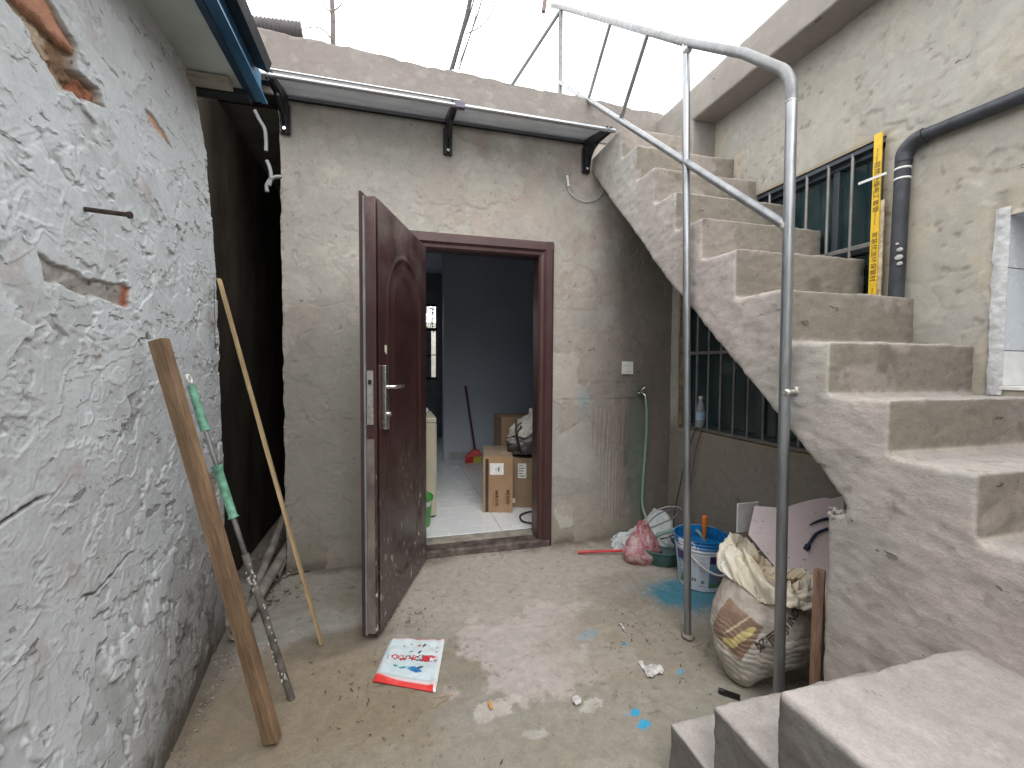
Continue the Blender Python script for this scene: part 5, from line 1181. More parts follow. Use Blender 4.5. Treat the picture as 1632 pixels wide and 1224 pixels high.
# small litter
m_paper = mat_simple('dirty_paper', (.58, .56, .55), .85, 0, .2, 30, .002, 60)
def litter(name, pts, z, mat, label, cat, seed, th=.0012, crump=.004):
    q = [at('Z', .004, *p) for p in pts]; cen = sum(q, Vector()) / len(q); bm = bmesh.new(); f = bm.faces.new([bm.verts.new(p) for p in q])
    bmesh.ops.triangulate(bm, faces=[f]); bmesh.ops.subdivide_edges(bm, edges=bm.edges, cuts=3, use_grid_fill=True); rr = random.Random(seed)
    for v in bm.verts: v.co.z = .004 + rr.uniform(0, crump)
    g_ = bmesh.ops.extrude_face_region(bm, geom=bm.faces[:])
    for e in g_['geom']:
        if isinstance(e, bmesh.types.BMVert): e.co.z += th
    return tag(bmesh_obj(name, bm, mat, None), label, cat)
litter('paper_scrap', [(1016, 1056), (1024, 1057), (1028, 1062), (1040, 1059), (1054, 1064), (1058, 1069), (1056, 1076), (1046, 1076), (1040, 1082), (1031, 1081), (1026, 1070)], 0, m_paper, 'crumpled pale paper scrap on the floor left of the sack', 'paper scrap', 2, .001, .010)
litter('cigarette_butt', [(777, 1121), (782, 1119), (786, 1130), (781, 1131)], 0, mat_simple('butt_orange', (.55, .30, .10), .8), 'small orange brown stub on the floor near the pouch', 'stub', 3, .006, .001)
litter('plastic_lump', [(912, 1113), (920, 1110), (927, 1114), (926, 1122), (918, 1125), (912, 1120)], 0, m_paper, 'small pale lump of filler on the middle of the floor', 'lump', 4, .004, .006)
litter('wood_chip', [(987, 994), (990, 994), (996, 1003), (994, 1005)], 0, m_paper, 'tiny pale splinter on the floor left of the far post', 'splinter', 8, .003, .001)
stt = [at('Z', .005, *p) for p in ((690, 1127), (706, 1116), (722, 1105))]; st2 = [at('Z', .005, *p) for p in ((690, 1110), (707, 1109), (721, 1106))]
sw = thing('straw', 'thin pale straw bent in a fork beside the pouch', 'straw', stt[2])
tube('stalk', spline(stt, 4), .0015, m_lum2, sw, 6); tube('stalk', spline(st2, 4), .0012, m_lum2, sw, 6)
# black comb-like spreader by the sack
cbm = thing('black_comb', 'short black ribbed plastic piece on the floor at the foot of the sack', 'comb', at('Z', 0, 1163, 1106))
a = at('Z', .012, 1145, 1100); b_ = at('Z', .012, 1180, 1112)
bar_between('spine', a, b_, .012, .018, M_black, cbm, 0, .002)
for k in range(9):
    c = a.lerp(b_, .2 + .7 * k / 9) ; bar_between('tooth', c + Vector((0, -.002, .010)), c + Vector((.002, -.014, .010)), .003, .004, M_black, cbm, 0, 0)

# ------------------------------------------------------------------ rubbish, basin, bucket
# dustpan stick
ds = thing('red_stick', 'bright red plastic stick lying on the floor by the rubbish', 'stick', (1.33, 2.61, 0))
tube('stick', [at('Z', .016, 921, 880), at('Z', .03, 1003, 877)], .0085, M_red, ds, 12)
# basin
bs_ = thing('green_basin', 'dark green plastic basin on the floor left of the blue bucket', 'basin', (1.68, 2.40, 0))
m_bas = mat_simple('dark_green_plastic', (.055, .14, .125), .5, 0, .2, 12, .0006, 50, col2=(.03, .085, .08))
bc = Vector((1.665, 2.44, 0))
lathe('bowl', [(.001, .0), (.115, .0), (.122, .012), (.148, .090), (.160, .094), (.158, .100), (.145, .098), (.116, .016), (.001, .014)], bc, m_bas, bs_, 40)
lathe('murky_water', [(.001, .052), (.128, .052)], bc, mat_simple('murky_water', (.06, .12, .12), .15), bs_, 40)
# crumpled plastic: white sheet and pink bag
def crumpled(name, cen, ax, seed, mat, label, cat, n=(90, 60), amp=.22, colr=None, cell=.7, base=None):
    th, ph = np.meshgrid(np.linspace(0, 2 * math.pi, n[0]), np.linspace(0, math.pi, n[1]))
    d = np.stack([np.cos(th) * np.sin(ph), np.sin(th) * np.sin(ph), np.cos(ph)], -1).reshape(-1, 3)
    k = 1 + amp * (1.2 - 2.6 * np.abs(fb3(d * 1.0, cell, 4, seed, .6))) + amp * .5 * fb3(d, .25, 3, seed + 7)
    P_ = d * k[:, None] * np.array(ax); P_[:, 2] = np.maximum(P_[:, 2], -ax[2] * .9 + .004 * fb3(d, .2, 2, 4)); P_ += np.array(cen)
    if base: P_ = base(P_, d)
    cc = None
    if colr is not None: cc = colr(P_, d, k)
    me = from_arrays(name, P_, grid_quads(n[1], n[0]), cc); bm = bmesh.new(); bm.from_mesh(me); bmesh.ops.remove_doubles(bm, verts=bm.verts, dist=.0004); bmesh.ops.recalc_face_normals(bm, faces=bm.faces); bm.to_mesh(me); bm.free()
    return tag(link_mesh(name, me, mat), label, cat)
m_wp, n, b = mat_new('thin_white_plastic'); b.inputs['Base Color'].default_value = (.62, .66, .68, 1); b.inputs['Roughness'].default_value = .35; b.inputs['Transmission Weight'].default_value = .12
tc = n.nodes.new('ShaderNodeTexCoord').outputs['Object']; v_ = noise_node(n, tc, 28, 5, .6); bump(n, b, [(v_.outputs[0], .008), (noise_node(n, tc, 75, 3, .6).outputs[0], .002)])
def sheetcol(P_, d, k):
    c = np.zeros((len(P_), 3), np.float32); c[:] = (.66, .69, .70); return c
# white sheet as a crumpled cloth over rubbish against the wall
nu, nv = 110, 80
s, t_ = np.meshgrid(np.linspace(0, 1, nu), np.linspace(0, 1, nv))
def cloth(seed, px, mat, name, label, cat, amp=.03, hfn=None, parent=None):
    """px: outline of four corners (x, y floor) far-left, far-right, near-right, near-left"""
    c = [Vector(p) for p in px]
    Xc = (1 - t_) * ((1 - s) * c[0].x + s * c[1].x) + t_ * ((1 - s) * c[3].x + s * c[2].x)
    Yc = (1 - t_) * ((1 - s) * c[0].y + s * c[1].y) + t_ * ((1 - s) * c[3].y + s * c[2].y)
    rid = 1 - np.abs(fb2(s, t_, .28, 4, seed, .6)) * 3; rid2 = 1 - np.abs(fb2(s, t_, .10, 3, seed + 9, .6)) * 3
    hh = hfn(s, t_) + amp * rid + amp * .35 * rid2
    e_ = np.minimum(np.minimum(s, 1 - s), np.minimum(t_, 1 - t_)); hh = hh * ss(-.01, .10, e_ + .05 * fb2(s, t_, .1, 3, seed + 5)) 
    Xc = Xc + .05 * fb2(s, t_, .25, 4, seed + 2); Yc = Yc + .04 * fb2(s, t_, .25, 4, seed + 3)
    o = link_mesh(name, from_arrays(name, np.stack([Xc, Yc, np.maximum(hh, .003)], -1).reshape(-1, 3), grid_quads(nv, nu)[:, ::-1]), mat, parent)
    return tag(o, label, cat)
cloth(811, ((1.50, 2.80), (1.93, 2.76), (1.90, 2.42), (1.43, 2.62)), m_wp, 'white_plastic_sheet', 'crumpled white plastic sheet heaped in the corner below the tap', 'plastic sheet', .022,
      lambda s, t_: .035 + .19 * np.exp(-(((s - .72) / .26) ** 2 + ((t_ - .30) / .38) ** 2)) + .05 * np.exp(-(((s - .2) / .2) ** 2 + ((t_ - .6) / .3) ** 2)))
m_pb, n, b = mat_new('thin_pink_plastic'); tc = n.nodes.new('ShaderNodeTexCoord').outputs['Object']
v_ = noise_node(n, tc, 20, 6, .7); r_c = ramp(n, v_.outputs[0], .42, .60, (.50, .14, .16, 1), (.72, .52, .54, 1)); n.links.new(r_c.outputs[0], b.inputs['Base Color']); b.inputs['Roughness'].default_value = .3
b.inputs['Transmission Weight'].default_value = .3; bump(n, b, [(noise_node(n, tc, 34, 5, .6).outputs[0], .010), (noise_node(n, tc, 100, 3, .6).outputs[0], .002)])
def cone_up(P_, d):
    z = P_[:, 2]; k = np.clip((z - .06) / .16, 0, 1); P_[:, 0] = P_[:, 0] * (1 - .5 * k) + 1.565 * .5 * k; P_[:, 1] = P_[:, 1] * (1 - .5 * k) + 2.50 * .5 * k; return P_
crumpled('pink_plastic_bag', (1.535, 2.45, .098), (.105, .075, .125), 5, m_pb, 'crumpled translucent pink plastic bag beside the red stick', 'plastic bag', amp=.24, base=cone_up)
# bucket
bk = thing('paint_bucket', 'blue and white printed paint bucket with blue paint inside', 'bucket', (1.715, 2.115, 0))
Bc = Vector((1.712, 2.115, .0)); Rb0, Rb1, Hb = .118, .148, .285
nu, nv = 180, 90; th, tv = np.meshgrid(np.linspace(0, 2 * math.pi, nu), np.linspace(0, 1, nv))
rad = Rb0 + (Rb1 - Rb0) * tv
for (a_, w_, h_) in ((.80, .012, .006), (.87, .012, .007), (.93, .010, .006)): rad = rad + h_ * np.exp(-((tv - a_) / w_) ** 2)
rad = rad + .004 * ss(.98, 1, tv)
Pk = np.stack([Bc.x + rad * np.cos(th), Bc.y + rad * np.sin(th), .002 + tv * Hb], -1).reshape(-1, 3)
Cb = np.zeros(th.shape + (3,), np.float32); Cb[:] = (.62, .66, .74)
dg = (np.degrees(th) % 360)
lab = (tv > .08) & (tv < .74)
def pan(d0, d1, v0, v1, col, a=1.0): 
    m_ = (dg > d0) & (dg < d1) & (tv > v0) & (tv < v1); lerp3(Cb, col, m_ * a)
# faces seen from the camera lie round 190..280 degrees
pan(165, 205, .08, .74, (.16, .33, .46)); pan(165, 205, .55, .74, (.03, .03, .16)); lerp3(Cb, (.10, .20, .06), (lab & (dg > 165) & (dg < 205)) * ss(.28, .12, tv + .05 * fb2(th, tv, .1, 3, 5)))
lerp3(Cb, (.55, .68, .78), (lab & (dg > 165) & (dg < 205)) * ss(.1, .3, fb2(th, tv, .2, 4, 6)) * .6)
pan(250, 330, .08, .74, (.12, .28, .40)); pan(250, 330, .58, .74, (.025, .02, .09)); lerp3(Cb, (.10, .22, .06), (lab & (dg > 250) & (dg < 330)) * ss(.24, .12, tv + .07 * fb2(th, tv, .1, 3, 7))); 
lerp3(Cb, (.34, .10, .22), (lab & (dg > 250) & (dg < 330)) * ss(.12, .2, fb2(th, tv, .09, 3, 8)) * (np.abs(tv - .33) < .12) * .8)
lerp3(Cb, (.45, .60, .68), (lab & (dg > 250) & (dg < 330)) * ss(.1, .3, fb2(th, tv, .22, 4, 9)) * (tv > .42) * (tv < .57) * .6)
for k in range(11):
    v0 = .70 - k * .040; m_ = (np.abs(tv - v0) < .007) & (dg > 228) & (dg < 244 - (k * 7 % 5)) ; lerp3(Cb, (.20, .22, .30), m_ * .7)
for k in range(9):
    v0 = .66 - k * .045; m_ = (np.abs(tv - v0) < .007) & (dg > 209) & (dg < 221); lerp3(Cb, (.30, .36, .46), m_ * .6)
pan(210, 214, .18, .25, (.18, .05, .07)); pan(217, 221, .18, .25, (.18, .05, .07)); pan(232, 240, .16, .23, (.20, .22, .28))
lerp3(Cb, (.60, .05, .05), ((np.abs(tv - .125 + np.abs(dg - 234) * .004) < .008) & (np.abs(dg - 234) < 9)) * 1.0)
# blue paint dripped on the rim
lerp3(Cb, (.012, .16, .42), ss(.0, .12, fb2(th, tv, .3, 4, 10) + .9 * (tv - .93) + .35 * ss(.8, 1, tv) * np.cos(th - R(300))) * (tv > .76) * ss(.76, .9, tv))
m_buck = mat_col('printed_bucket_plastic', .35, bmp=.0003, bscale=80)
link_mesh('pail', from_arrays('pail', Pk, grid_quads(nv, nu), Cb.reshape(-1, 3)), m_buck, bk)
m_bpaint = mat_simple('wet_blue_paint', (.010, .20, .50), .22, 0, .2, 14, .003, 30, col2=(.008, .11, .30))
lathe('pail_inside', [(Rb1 + .003, Hb + .001), (Rb1 - .004, Hb), (Rb1 - .010, Hb - .06), (.001, Hb - .062)], Bc, m_bpaint, bk, 48)
lathe('pail_bottom', [(.001, .003), (Rb0 - .001, .003)], Bc, M_white, bk, 32)
hd = [Bc + Vector(((Rb1 + .012) * math.cos(a_), (Rb1 + .012) * math.sin(a_), Hb * .80 - .115 * math.sin((a_ - R(205)) / R(145) * math.pi))) for a_ in np.linspace(R(205), R(350), 22)]
tube('bail_handle', hd, .0055, M_white, bk, 8)
for a_ in (R(205), R(350)): blobm('handle_lug', Bc + Vector(((Rb1 + .008) * math.cos(a_), (Rb1 + .008) * math.sin(a_), Hb * .80)), .012, M_white, bk, (1, 1, 1), 2, 0)
lidh = thing('orange_tool', 'orange tool handle standing up out of the blue bucket', 'tool', (1.77, 2.17, .22))
tube('tool_handle', [(1.776, 2.17, .215), (1.776, 2.17, .25), (1.776, 2.17, .27), (1.776, 2.17, .355), (1.776, 2.17, .365), (1.776, 2.17, .37)], .016, M_orange, lidh, 14, rf=lambda q: (.007, .008, .013, .016, .015, .008)[min(5, int(q * 5 + .5))])
tube('tool_shaft', [(1.776, 2.17, .16), (1.776, 2.17, .22)], .005, m_chrome, lidh, 8)

# ------------------------------------------------------------------ sack, pink board, brown lath
sk = thing('fibre_sack', 'open dusty printed sack slumped beside the near railing post', 'sack', (1.42, 1.46, 0))
base = Vector((1.372, 1.372, .0)); axis = Vector((.16, .16, 1)).normalized()
# local frame of the sack: w = up the sack, u = across as seen from the yard, v = towards the yard
wv_ = axis; uv_ = Vector((.93, -.30, 0)); uv_ = (uv_ - wv_ * uv_.dot(wv_)).normalized(); vv_ = wv_.cross(uv_) * -1
if vv_.y > 0: vv_ = -vv_
nu, nv = 200, 150; th, tv = np.meshgrid(np.linspace(0, 2 * math.pi, nu), np.linspace(0, 1, nv))
def sack_r(th, tv):
    prof = np.interp(tv, [0, .03, .10, .25, .45, .65, .82, .93, 1.0], [.0, .05, .10, .155, .184, .178, .155, .140, .140])
    k = 1 + .05 * np.cos(2 * th + .4) + .05 * fb2(th / 6.283 * 2, tv, .5, 3, 901)
    # tight diagonal creases of thin film
    ph = tv * 58 + np.sin(th) * 7 + 4 * fb2(th, tv, .4, 3, 902)
    cz = np.abs(np.sin(ph)) ** .5; env = ss(.65, .45, tv) * ss(.0, .12, tv)
    return prof * k + (-.0045 * (1 - cz) * env) + .004 * fb2(th * 1.0, tv, .12, 3, 903)
def sack_p(th, tv):
    r = sack_r(th, tv); lean = np.interp(tv, [0, .3, 1], [0, .0, .0]); h = tv * .40
    u_ = r * np.cos(th) * 1.05 + .035 * ss(0, .5, tv) + .0 * lean; v__ = r * np.sin(th) * .86
    h = h + (np.cos(th) * .05) * (1 - ss(0, .30, tv)) + .015
    out = np.empty(th.shape + (3,))
    for i in range(3): out[..., i] = base[i] + uv_[i] * u_ + vv_[i] * v__ + wv_[i] * h
    out[..., 2] = np.maximum(out[..., 2], .003); return out
Pk = sack_p(th, tv); Cs = np.zeros(th.shape + (3,), np.float32); Cs[:] = (.50, .455, .40)
lerp3(Cs, (.40, .355, .30), ss(0, .4, fb2(th, tv, .5, 5, 904)) * .7); lerp3(Cs, (.62, .60, .56), ss(.1, .4, fb2(th, tv, .25, 5, 905)) * .5)
lerp3(Cs, (.66, .65, .62), (np.abs(np.sin(tv * 58 + np.sin(th) * 7 + 4 * fb2(th, tv, .4, 3, 902))) < .28) * ss(.62, .5, tv) * .55)
lerp3(Cs, (.36, .28, .24), ss(.62, .72, tv + .04 * fb2(th, tv, .2, 3, 906)) * .5)
# printed picture panel, turned with the sack ; th = pi/2 faces the yard, pi the left
qx = (th - R(146)) ; qy = (tv - .50) * 2.1
rx = qx * math.cos(.45) + qy * math.sin(.45); ry = -qx * math.sin(.45) + qy * math.cos(.45)
pnl = (np.abs(rx) < .42) & (np.abs(ry) < .42); Cs[pnl] = (.25, .165, .12); lerp3(Cs, (.28, .17, .12), pnl * ss(0, .3, fb2(th, tv, .2, 4, 907)) * .7)
corn = pnl & (((rx + .20 + ry * .3) / .075) ** 2 + ((ry - .02) / .30) ** 2 < 1); Cs[corn] = (.58, .49, .22)
corn = pnl & (((rx + .06) / .15) ** 2 + ((ry + .30 + rx * .3) / .09) ** 2 < 1); Cs[corn] = (.58, .48, .20)
stalk = pnl & (np.abs(rx - .02 + ry * .35) < .018) & (ry > -.2); Cs[stalk] = (.60, .50, .34)
pnl2 = (th > R(55)) & (th < R(100)) & (tv > .08) & (tv < .42); lerp3(Cs, (.33, .32, .28), pnl2 * .5)
m_sack = mat_col('sack_film', .42, bmp=.0012, bscale=70, grime=.25)
me = from_arrays('sack_body', Pk.reshape(-1, 3), grid_quads(nv, nu)[:, ::-1], Cs.reshape(-1, 3)); link_mesh('sack_body', me, m_sack, sk)
# open rolled mouth
nu2, nv2 = 160, 44; th2, t2 = np.meshgrid(np.linspace(0, 2 * math.pi, nu2), np.linspace(0, 1, nv2))
def mouth(th, q):
    # q 0 at the body, bulging out and over, then down inside
    rr_ = np.interp(q, [0, .18, .38, .55, .72, 1], [.145, .180, .172, .135, .110, .095]); hh = np.interp(q, [0, .18, .38, .55, .72, 1], [-.045, -.05, .015, .035, -.015, -.09])
    w1 = fb2(np.cos(th) * 1.0 + 3, np.sin(th) * 1.0 + q * 1.4, .55, 4, 911, .6); rid = 1 - np.abs(fb2(np.cos(th) * .9 + 7 + q * 1.1, np.sin(th) * .9 + q * 1.9, .42, 4, 912, .6)) * 3
    lift = .075 * ss(-.3, 1, np.cos(th - R(205))) - .055 * ss(.1, 1, np.cos(th - R(70)))
    rr_ = rr_ * (1 + .34 * w1) + .014 * rid; hh = hh + lift * (.3 + 1.3 * q * (q < .6)) + .06 * w1 + .012 * rid
    u_ = rr_ * np.cos(th) * 1.04 + .045; v__ = rr_ * np.sin(th) * .9; out = np.empty(th.shape + (3,))
    for i in range(3): out[..., i] = base[i] + uv_[i] * u_ + vv_[i] * v__ + wv_[i] * (.41 + hh)
    return out
Pm = mouth(th2, t2); Cm = np.zeros(th2.shape + (3,), np.float32); Cm[:] = (.66, .60, .48); lerp3(Cm, (.60, .47, .32), ss(.5, .75, t2 + .1 * fb2(th2, t2, .3, 3, 913)) * .8); lerp3(Cm, (.72, .69, .62), ss(.0, .3, fb2(th2, t2, .3, 4, 914)) * .6)
m_cloth = mat_col('woven_sack_cloth', .75, bmp=.0006, bscale=220, sss=.0)
link_mesh('sack_mouth', from_arrays('sack_mouth', Pm.reshape(-1, 3), grid_quads(nv2, nu2)[:, ::-1], Cm.reshape(-1, 3)), m_cloth, sk)
c0 = base + wv_ * .36 + uv_ * .045; nu3 = 40; a3, r3 = np.meshgrid(np.linspace(0, 2 * math.pi, 60), np.linspace(0, 1, 20))
hz = .03 * (1 - r3 ** 2) + .012 * fb2(r3 * np.cos(a3), r3 * np.sin(a3), .4, 4, 915); Pc = np.stack([c0[i] + uv_[i] * r3 * np.cos(a3) * .13 + vv_[i] * r3 * np.sin(a3) * .115 + wv_[i] * hz for i in range(3)], -1).reshape(-1, 3)
link_mesh('sack_filling', from_arrays('sack_filling', Pc, grid_quads(20, 60)[:, ::-1]), mat_simple('cream_powder', (.66, .57, .42), .95, 0, .12, 20, .006, 60), sk)
rr = random.Random(9); bm = bmesh.new()
for k in range(26):
    a_ = R(168) + rr.gauss(0, .35); q0 = rr.uniform(.3, .55); p0 = Vector(mouth(np.array([[a_]]), np.array([[q0]]))[0, 0]); pts = [p0]
    dr = Vector((rr.uniform(-1, 1), rr.uniform(-1, .2), rr.uniform(-.6, 1))).normalized()
    for j in range(6): dr = (dr + Vector((rr.uniform(-.5, .5), rr.uniform(-.5, .5), -.28))).normalized(); pts.append(pts[-1] + dr * rr.uniform(.008, .02))
    add_tube(bm, pts, .0009, 4, False)
tag(bmesh_obj('frayed_threads', bm, mat_simple('pale_thread', (.70, .66, .56), .8), sk), kind='stuff')
bm = bmesh.new()
for k in range(34):
    p0 = base + wv_ * .415 + uv_ * (.095 + rr.uniform(-.035, .04)) + vv_ * (.075 + rr.uniform(-.015, .02)); dr = Vector((rr.uniform(-.6, .6), rr.uniform(-.8, 0), rr.uniform(.1, 1))).normalized()
    add_tube(bm, [p0, p0 + dr * rr.uniform(.006, .018), p0 + dr * .02 + Vector((rr.uniform(-.01, .01), 0, -.004))], .0012, 4, False)
tag(bmesh_obj('dark_frays', bm, mat_simple('black_thread', (.03, .02, .015), .9), sk), kind='stuff')
M_sink = mat_simple('sack_ink', (.09, .06, .05), .6)
def on_sack(th0, tv0, sc, rot):
    def f(x, y):
        X2 = x * math.cos(rot) - y * math.sin(rot); Y2 = x * math.sin(rot) + y * math.cos(rot)
        a_ = th0 - X2 * sc / .19; q = tv0 + Y2 * sc / .40; p = Vector(sack_p(np.array([[a_]]), np.array([[q]]))[0, 0])
        n_ = (uv_ * math.cos(a_) + vv_ * math.sin(a_)).normalized(); return p + n_ * .0022
    return f
for body, th0, tv0, sz in (('好', 114, .43, .045), ('面', 103, .51, .045), ('门', 93, .58, .040), ('TINDU', 78, .72, .040)):
    text_mesh('lettering', body, sz, M_sink, sk, on_sack(R(th0), tv0, 1.0, .75), bold=.03)

# pink board leaning under the stairs
m_pink = mat_simple('pale_pink_board', (.84, .72, .73), .7, 0, .05, 5, .0003, 60, spec=.3)
pbd = thing('pink_board', 'pale pink board with dark strap leaning under the stairs', 'board', (1.85, 1.62, 0))
bn = Vector((-.45, -.70, .40)).normalized(); b0 = Vector((1.7, 1.45, .35))
def on_board(px, py, d=0.0):
    r = Vector(RW @ np.array([px - CX, py - CY, FPX])); return Vector(CAM0) + r * ((b0 + bn * d - Vector(CAM0)).dot(bn) / r.dot(bn))
bm = bmesh.new(); poly_prism(bm, [on_board(*p) for p in ((1203, 806), (1240, 809), (1300, 800), (1345, 790), (1345, 976), (1318, 972), (1290, 970), (1193, 852), (1196, 838))], -bn * .009); bmesh_obj('panel', bm, m_pink, pbd)
bm = bmesh.new(); poly_prism(bm, [on_board(*p, d=-.03) for p in ((1245, 812), (1262, 805), (1290, 797), (1312, 793), (1345, 796), (1345, 840), (1250, 835))], -bn * .004); bmesh_obj('rear_sheet', bm, m_pink, pbd)
m_strap = mat_simple('navy_strap', (.03, .045, .10), .8, 0, .3, 40, .001, 90)
tube('strap', spline([on_board(*p, d=.006) for p in ((1335, 838), (1318, 843), (1302, 850), (1292, 862), (1284, 876))], 6), .010, m_strap, pbd, 8, rf=lambda q: .006 + .005 * (q > .85))
tube('strap', spline([on_board(*p, d=.006) for p in ((1335, 824), (1316, 827), (1302, 831), (1290, 837))], 6), .010, m_strap, pbd, 8, rf=lambda q: .009 - .0065 * q)
bm = bmesh.new(); rr = random.Random(31)
for k in range(34):
    px = rr.uniform(1200, 1320); py = rr.uniform(812, 965)
    if py > 845 + (px - 1193) * 1.2: continue
    s0 = rr.uniform(.35, 1.2); bm.faces.new([bm.verts.new(on_board(px + s0 * math.cos(a_) * rr.uniform(.6, 1.2), py + s0 * math.sin(a_), d=.0008)) for a_ in np.linspace(0, 6.283, 7)[:-1]])
bmesh_obj('dirt_specks', bm, m_strap, pbd)
tag(box('white_board', (1.578, 1.70, .46), (1.70, 1.71, .60), M_white, None, .002), 'white board edge peeking out behind the pink board', 'board')
tag(bar_between('brown_lath', (1.368, 1.115, .0), (1.374, 1.118, .574), .032, .016, mat_wood('red_brown_lath', (.20, .11, .08), (.42, .28, .21), 5, 'Z'), None, 0, .001), 'upright red brown lath against the end of the stair wall', 'lath')

# ------------------------------------------------------------------ inside the doorway
# beige washing machine
wm = thing('washing_machine', 'beige cabinet appliance standing just inside the doorway', 'appliance', (.03, 3.7, .05))
m_beige = mat_simple('beige_enamel', (.47, .43, .33), .4, 0, .06, 4)
box('cabinet', (-.26, 3.44, .065), (.310, 3.98, .80), m_beige, wm, .006)
box('top_lid', (-.265, 3.435, .802), (.318, 3.99, .842), m_beige, wm, .008)
box('plinth', (-.25, 3.45, .05), (.30, 3.97, .064), M_black, wm)
box('corner_trim', (.3105, 3.445, .065), (.320, 3.98, .79), mat_simple('pale_trim', (.50, .50, .47), .35, .3), wm, .003)
blb = crumpled('white_bag', (.20, 3.60, .885), (.055, .05, .045), 14, m_wp, 'small crumpled white bag on top of the beige appliance', 'bag')
# white and green pail
wp_ = thing('small_pail', 'white pail with green lid partly hidden by the door leaf', 'pail', (.165, 3.25, .05))
m_pg = mat_simple('grass_green_plastic', (.06, .30, .06), .4, 0, .15, 12)
lathe('pail_wall', [(.001, 0), (.085, 0), (.100, .20), (.103, .21), (.110, .21), (.110, .22)], (.165, 3.25, .05), M_white, wp_, 32)
lathe('green_label', [(.0875, .02), (.1005, .175)], (.165, 3.25, .05), m_pg, wp_, 32)
lathe('lid', [(.112, .215), (.113, .235), (.104, .245), (.075, .262), (.001, .268)], (.165, 3.25, .05), m_pg, wp_, 32)
# cardboard boxes
m_card = mat_simple('brown_cardboard', (.34, .22, .125), .85, 0, .07, 5, .0008, 40, col2=(.28, .175, .10))
m_cardt = mat_simple('dark_packing_tape', (.05, .035, .03), .35)
m_cardd = mat_simple('dim_cardboard', (.26, .18, .115), .85, 0, .08, 5, .0008, 40)
M_cink = mat_simple('box_ink', (.10, .055, .035), .8)
b1 = thing('tall_carton', 'tall brown carton with two columns of black characters in the doorway', 'carton', (.82, 3.6, .05))
bm = bmesh.new(); poly_prism(bm, [(.697, 3.465, .052), (.930, 3.405, .052), (1.02, 3.86, .052), (.787, 3.92, .052)], (0, 0, .46)); bmesh_obj('carton', bm, m_card, b1)
ex = (Vector((.930, 3.405, 0)) - Vector((.697, 3.465, 0))).normalized(); en = Vector((ex.y, -ex.x, 0)); o1 = Vector((.697, 3.465, .052))
def fr1(u, v, d=.0012): return o1 + ex * u + en * d + Vector((0, 0, v))
def quad_on(name, u0, u1, v0, v1, mat, parent, fn, d=.0012):
    bm = bmesh.new(); pts = [fn(u0, v0, 0.0002), fn(u1, v0, 0.0002), fn(u1, v1, 0.0002), fn(u0, v1, 0.0002)]; nrm = fn(0, 0, d) - fn(0, 0, 0); poly_prism(bm, pts, nrm); return bmesh_obj(name, bm, mat, parent)
quad_on('edge_tape', .018, .044, .004, .44, m_cardt, b1, fr1, .0006)
quad_on('paper_label', .054, .166, .31, .405, M_white, b1, fr1, .0008)
for k, (u, h) in enumerate(((.102, .018), (.121, .034), (.127, .036))): quad_on('barcode_bar', u, u + .005, .355 - h / 2, .355 + h / 2, M_ink, b1, lambda a_, b__, d: fr1(a_, b__, d + .001), .0003)
text_mesh('lettering', '家用豪华大厨', .028, M_cink, b1, lambda x, y: fr1(.112 - 0 + x, .112 + y), vertical=True, spacing=.95, bold=.03)
text_mesh('lettering', '家康牌电器', .030, M_cink, b1, lambda x, y: fr1(.204 + x, .118 + y), vertical=True, spacing=1.05, bold=.03)
text_mesh('lettering', 'HOUSEHOLD KITCHEN', .011, M_cink, b1, lambda x, y: fr1(.086 + y, .112 - x)); text_mesh('lettering', 'ELECTRIC APPLIANCE', .010, M_cink, b1, lambda x, y: fr1(.182 + y, .118 - x))
bm = bmesh.new(); poly_prism(bm, [(.700, 3.468, .513), (.928, 3.408, .513), (1.017, 3.857, .513), (.789, 3.917, .513)], (0, 0, .003)); bmesh_obj('top_flap', bm, mat_simple('scuffed_card', (.30, .23, .165), .9, 0, .2, 12, .002, 40), b1)
b2 = thing('square_carton', 'brown carton with white label pushed against the door frame', 'carton', (1.15, 3.5, .05))
bm = bmesh.new(); poly_prism(bm, [(.962, 3.535, .052), (1.30, 3.42, .052), (1.42, 3.80, .052), (1.08, 3.92, .052)], (0, 0, .42)); bmesh_obj('carton', bm, m_cardd, b2)
ex2 = (Vector((1.30, 3.42, 0)) - Vector((.962, 3.535, 0))).normalized(); en2 = Vector((ex2.y, -ex2.x, 0)); o2 = Vector((.962, 3.535, .052))
def fr2(u, v, d=.0012): return o2 + ex2 * u + en2 * d + Vector((0, 0, v))
quad_on('paper_label', .048, .118, .25, .375, M_white, b2, fr2, .0008)
for k in range(5): quad_on('print_line', .055, .085 + .027 * ((k * 37) % 10) / 10, .352 - k * .022, .360 - k * .022, M_gink, b2, lambda a_, b__, d: fr2(a_, b__, d + .001), .0003)
quad_on('small_label', .0, .025, .035, .075, M_white, b2, fr2, .0008)
b3 = thing('rear_carton', 'dim carton standing behind the tall carton below the bag', 'carton', (1.1, 4.15, .05))
box('carton', (.985, 4.02, .052), (1.35, 4.36, .76), m_cardd, b3)
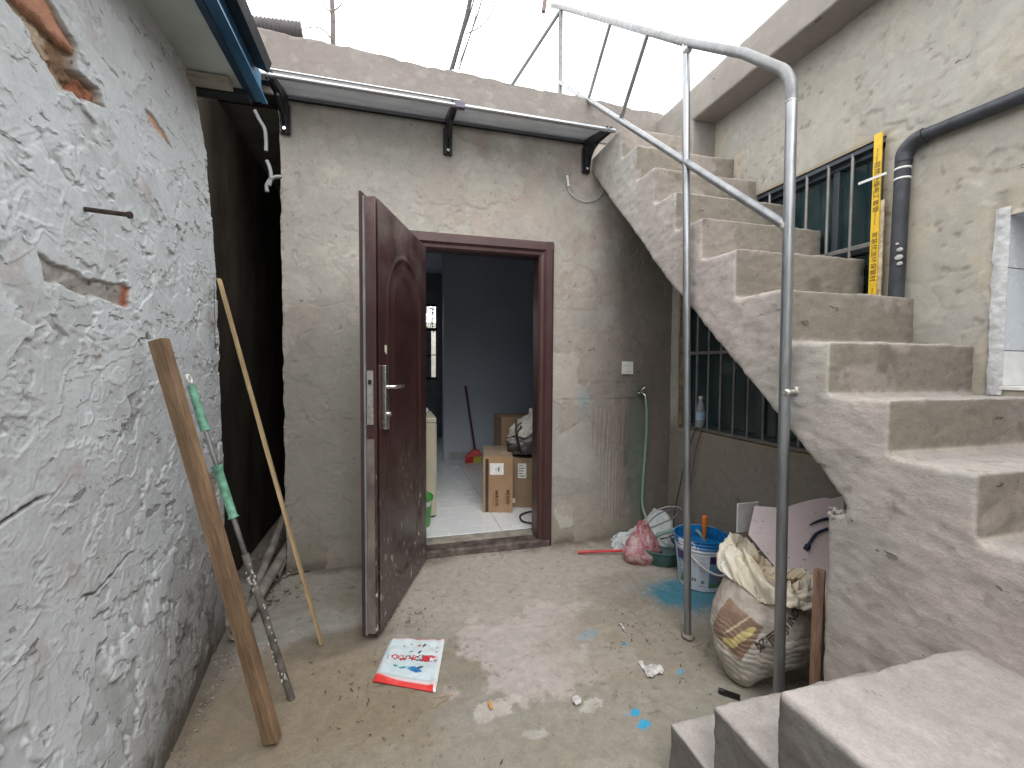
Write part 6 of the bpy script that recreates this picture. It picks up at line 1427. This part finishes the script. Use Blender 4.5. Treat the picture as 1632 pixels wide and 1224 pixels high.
# grey and white bag on the square carton
hb = thing('holdall_bag', 'grey and cream holdall with black edging on the cartons', 'bag', (1.12, 3.62, .47))
nu, nv = 110, 70; s_, q_ = np.meshgrid(np.linspace(0, 2 * math.pi, nu), np.linspace(0, 1, nv))
rb = np.interp(q_, [0, .08, .4, .75, .95, 1], [.0, .16, .19, .15, .10, .0]); w1 = fb2(np.cos(s_) + 3, np.sin(s_) + q_ * 1.5, .5, 4, 921, .6); rid = 1 - np.abs(fb2(np.cos(s_) + 5, np.sin(s_) + q_ * 2, .3, 4, 922)) * 3
rb = rb * (1 + .25 * w1) + .016 * rid * (rb > .02); Pc = np.stack([1.13 + rb * np.cos(s_) * 1.05, 3.61 + rb * np.sin(s_) * .8, .475 + q_ * .36 + .05 * q_ * np.cos(s_)], -1)
Cc = np.zeros(s_.shape + (3,), np.float32); Cc[:] = (.24, .23, .22); lerp3(Cc, (.52, .50, .45), ss(.48, .56, q_ + .10 * w1 + .06 * np.cos(s_ * 2))); lerp3(Cc, (.015, .016, .02), (np.abs(q_ + .12 * w1 - .52) < .022) * 1.0); lerp3(Cc, (.015, .016, .02), (np.abs((s_ - R(215)) + .5 * w1) < .07) * 1.0); lerp3(Cc, (.10, .075, .065), ss(.35, .2, q_ + .1 * np.cos(s_)) * .8)
link_mesh('bag_body', from_arrays('bag_body', Pc.reshape(-1, 3), grid_quads(nv, nu), Cc.reshape(-1, 3)), mat_col('bag_fabric', .7, bmp=.001, bscale=90, grime=.3), hb)
tube('carry_strap', spline([(.985, 3.50, .80), (.972, 3.46, .72), (.985, 3.44, .62), (1.02, 3.43, .53), (1.10, 3.43, .60), (1.16, 3.42, .70)], 6), .010, M_black, hb, 8)
# broom with dustpan head
br_ = thing('broom', 'dark red handled broom with red and yellow head by the inner wall', 'broom', (.98, 5.4, .05))
a = at('Y', 5.47, 742, 615); b_ = at('Y', 5.36, 758, 722)
tube('broom_handle', [a, b_], .013, mat_simple('dark_red_handle', (.10, .015, .02), .4), br_, 10)
bx_ = at('Y', 5.34, 757, 733)
bm = bmesh.new(); poly_prism(bm, [(bx_.x - .04, 5.30, .20), (bx_.x + .045, 5.30, .21), (bx_.x + .075, 5.28, .135), (bx_.x - .135, 5.28, .125)], (0, .05, 0)); bmesh_obj('broom_block', bm, M_red, br_)
m_yel = mat_simple('yellow_bristle', (.55, .48, .08), .8, 0, .15, 60); 
for k in range(12):
    x0 = bx_.x - .128 + k * .0165; bm = bmesh.new(); poly_prism(bm, [(x0, 5.285, .052), (x0 + .0155, 5.285, .052), (x0 + .0145, 5.285, .130), (x0 + .001, 5.285, .126)], (0, .04, 0)); bmesh_obj('bristle_tuft', bm, M_red if k < 6 else m_yel, br_)
tag(tube('floor_cable', spline([at('Z', .062, x, y) for x, y in ((848, 815), (838, 817), (829, 822), (832, 830), (842, 833), (850, 834))], 6), .007, m_cab, None, 8), 'curl of dark cable on the white tiles behind the door jamb', 'cable')
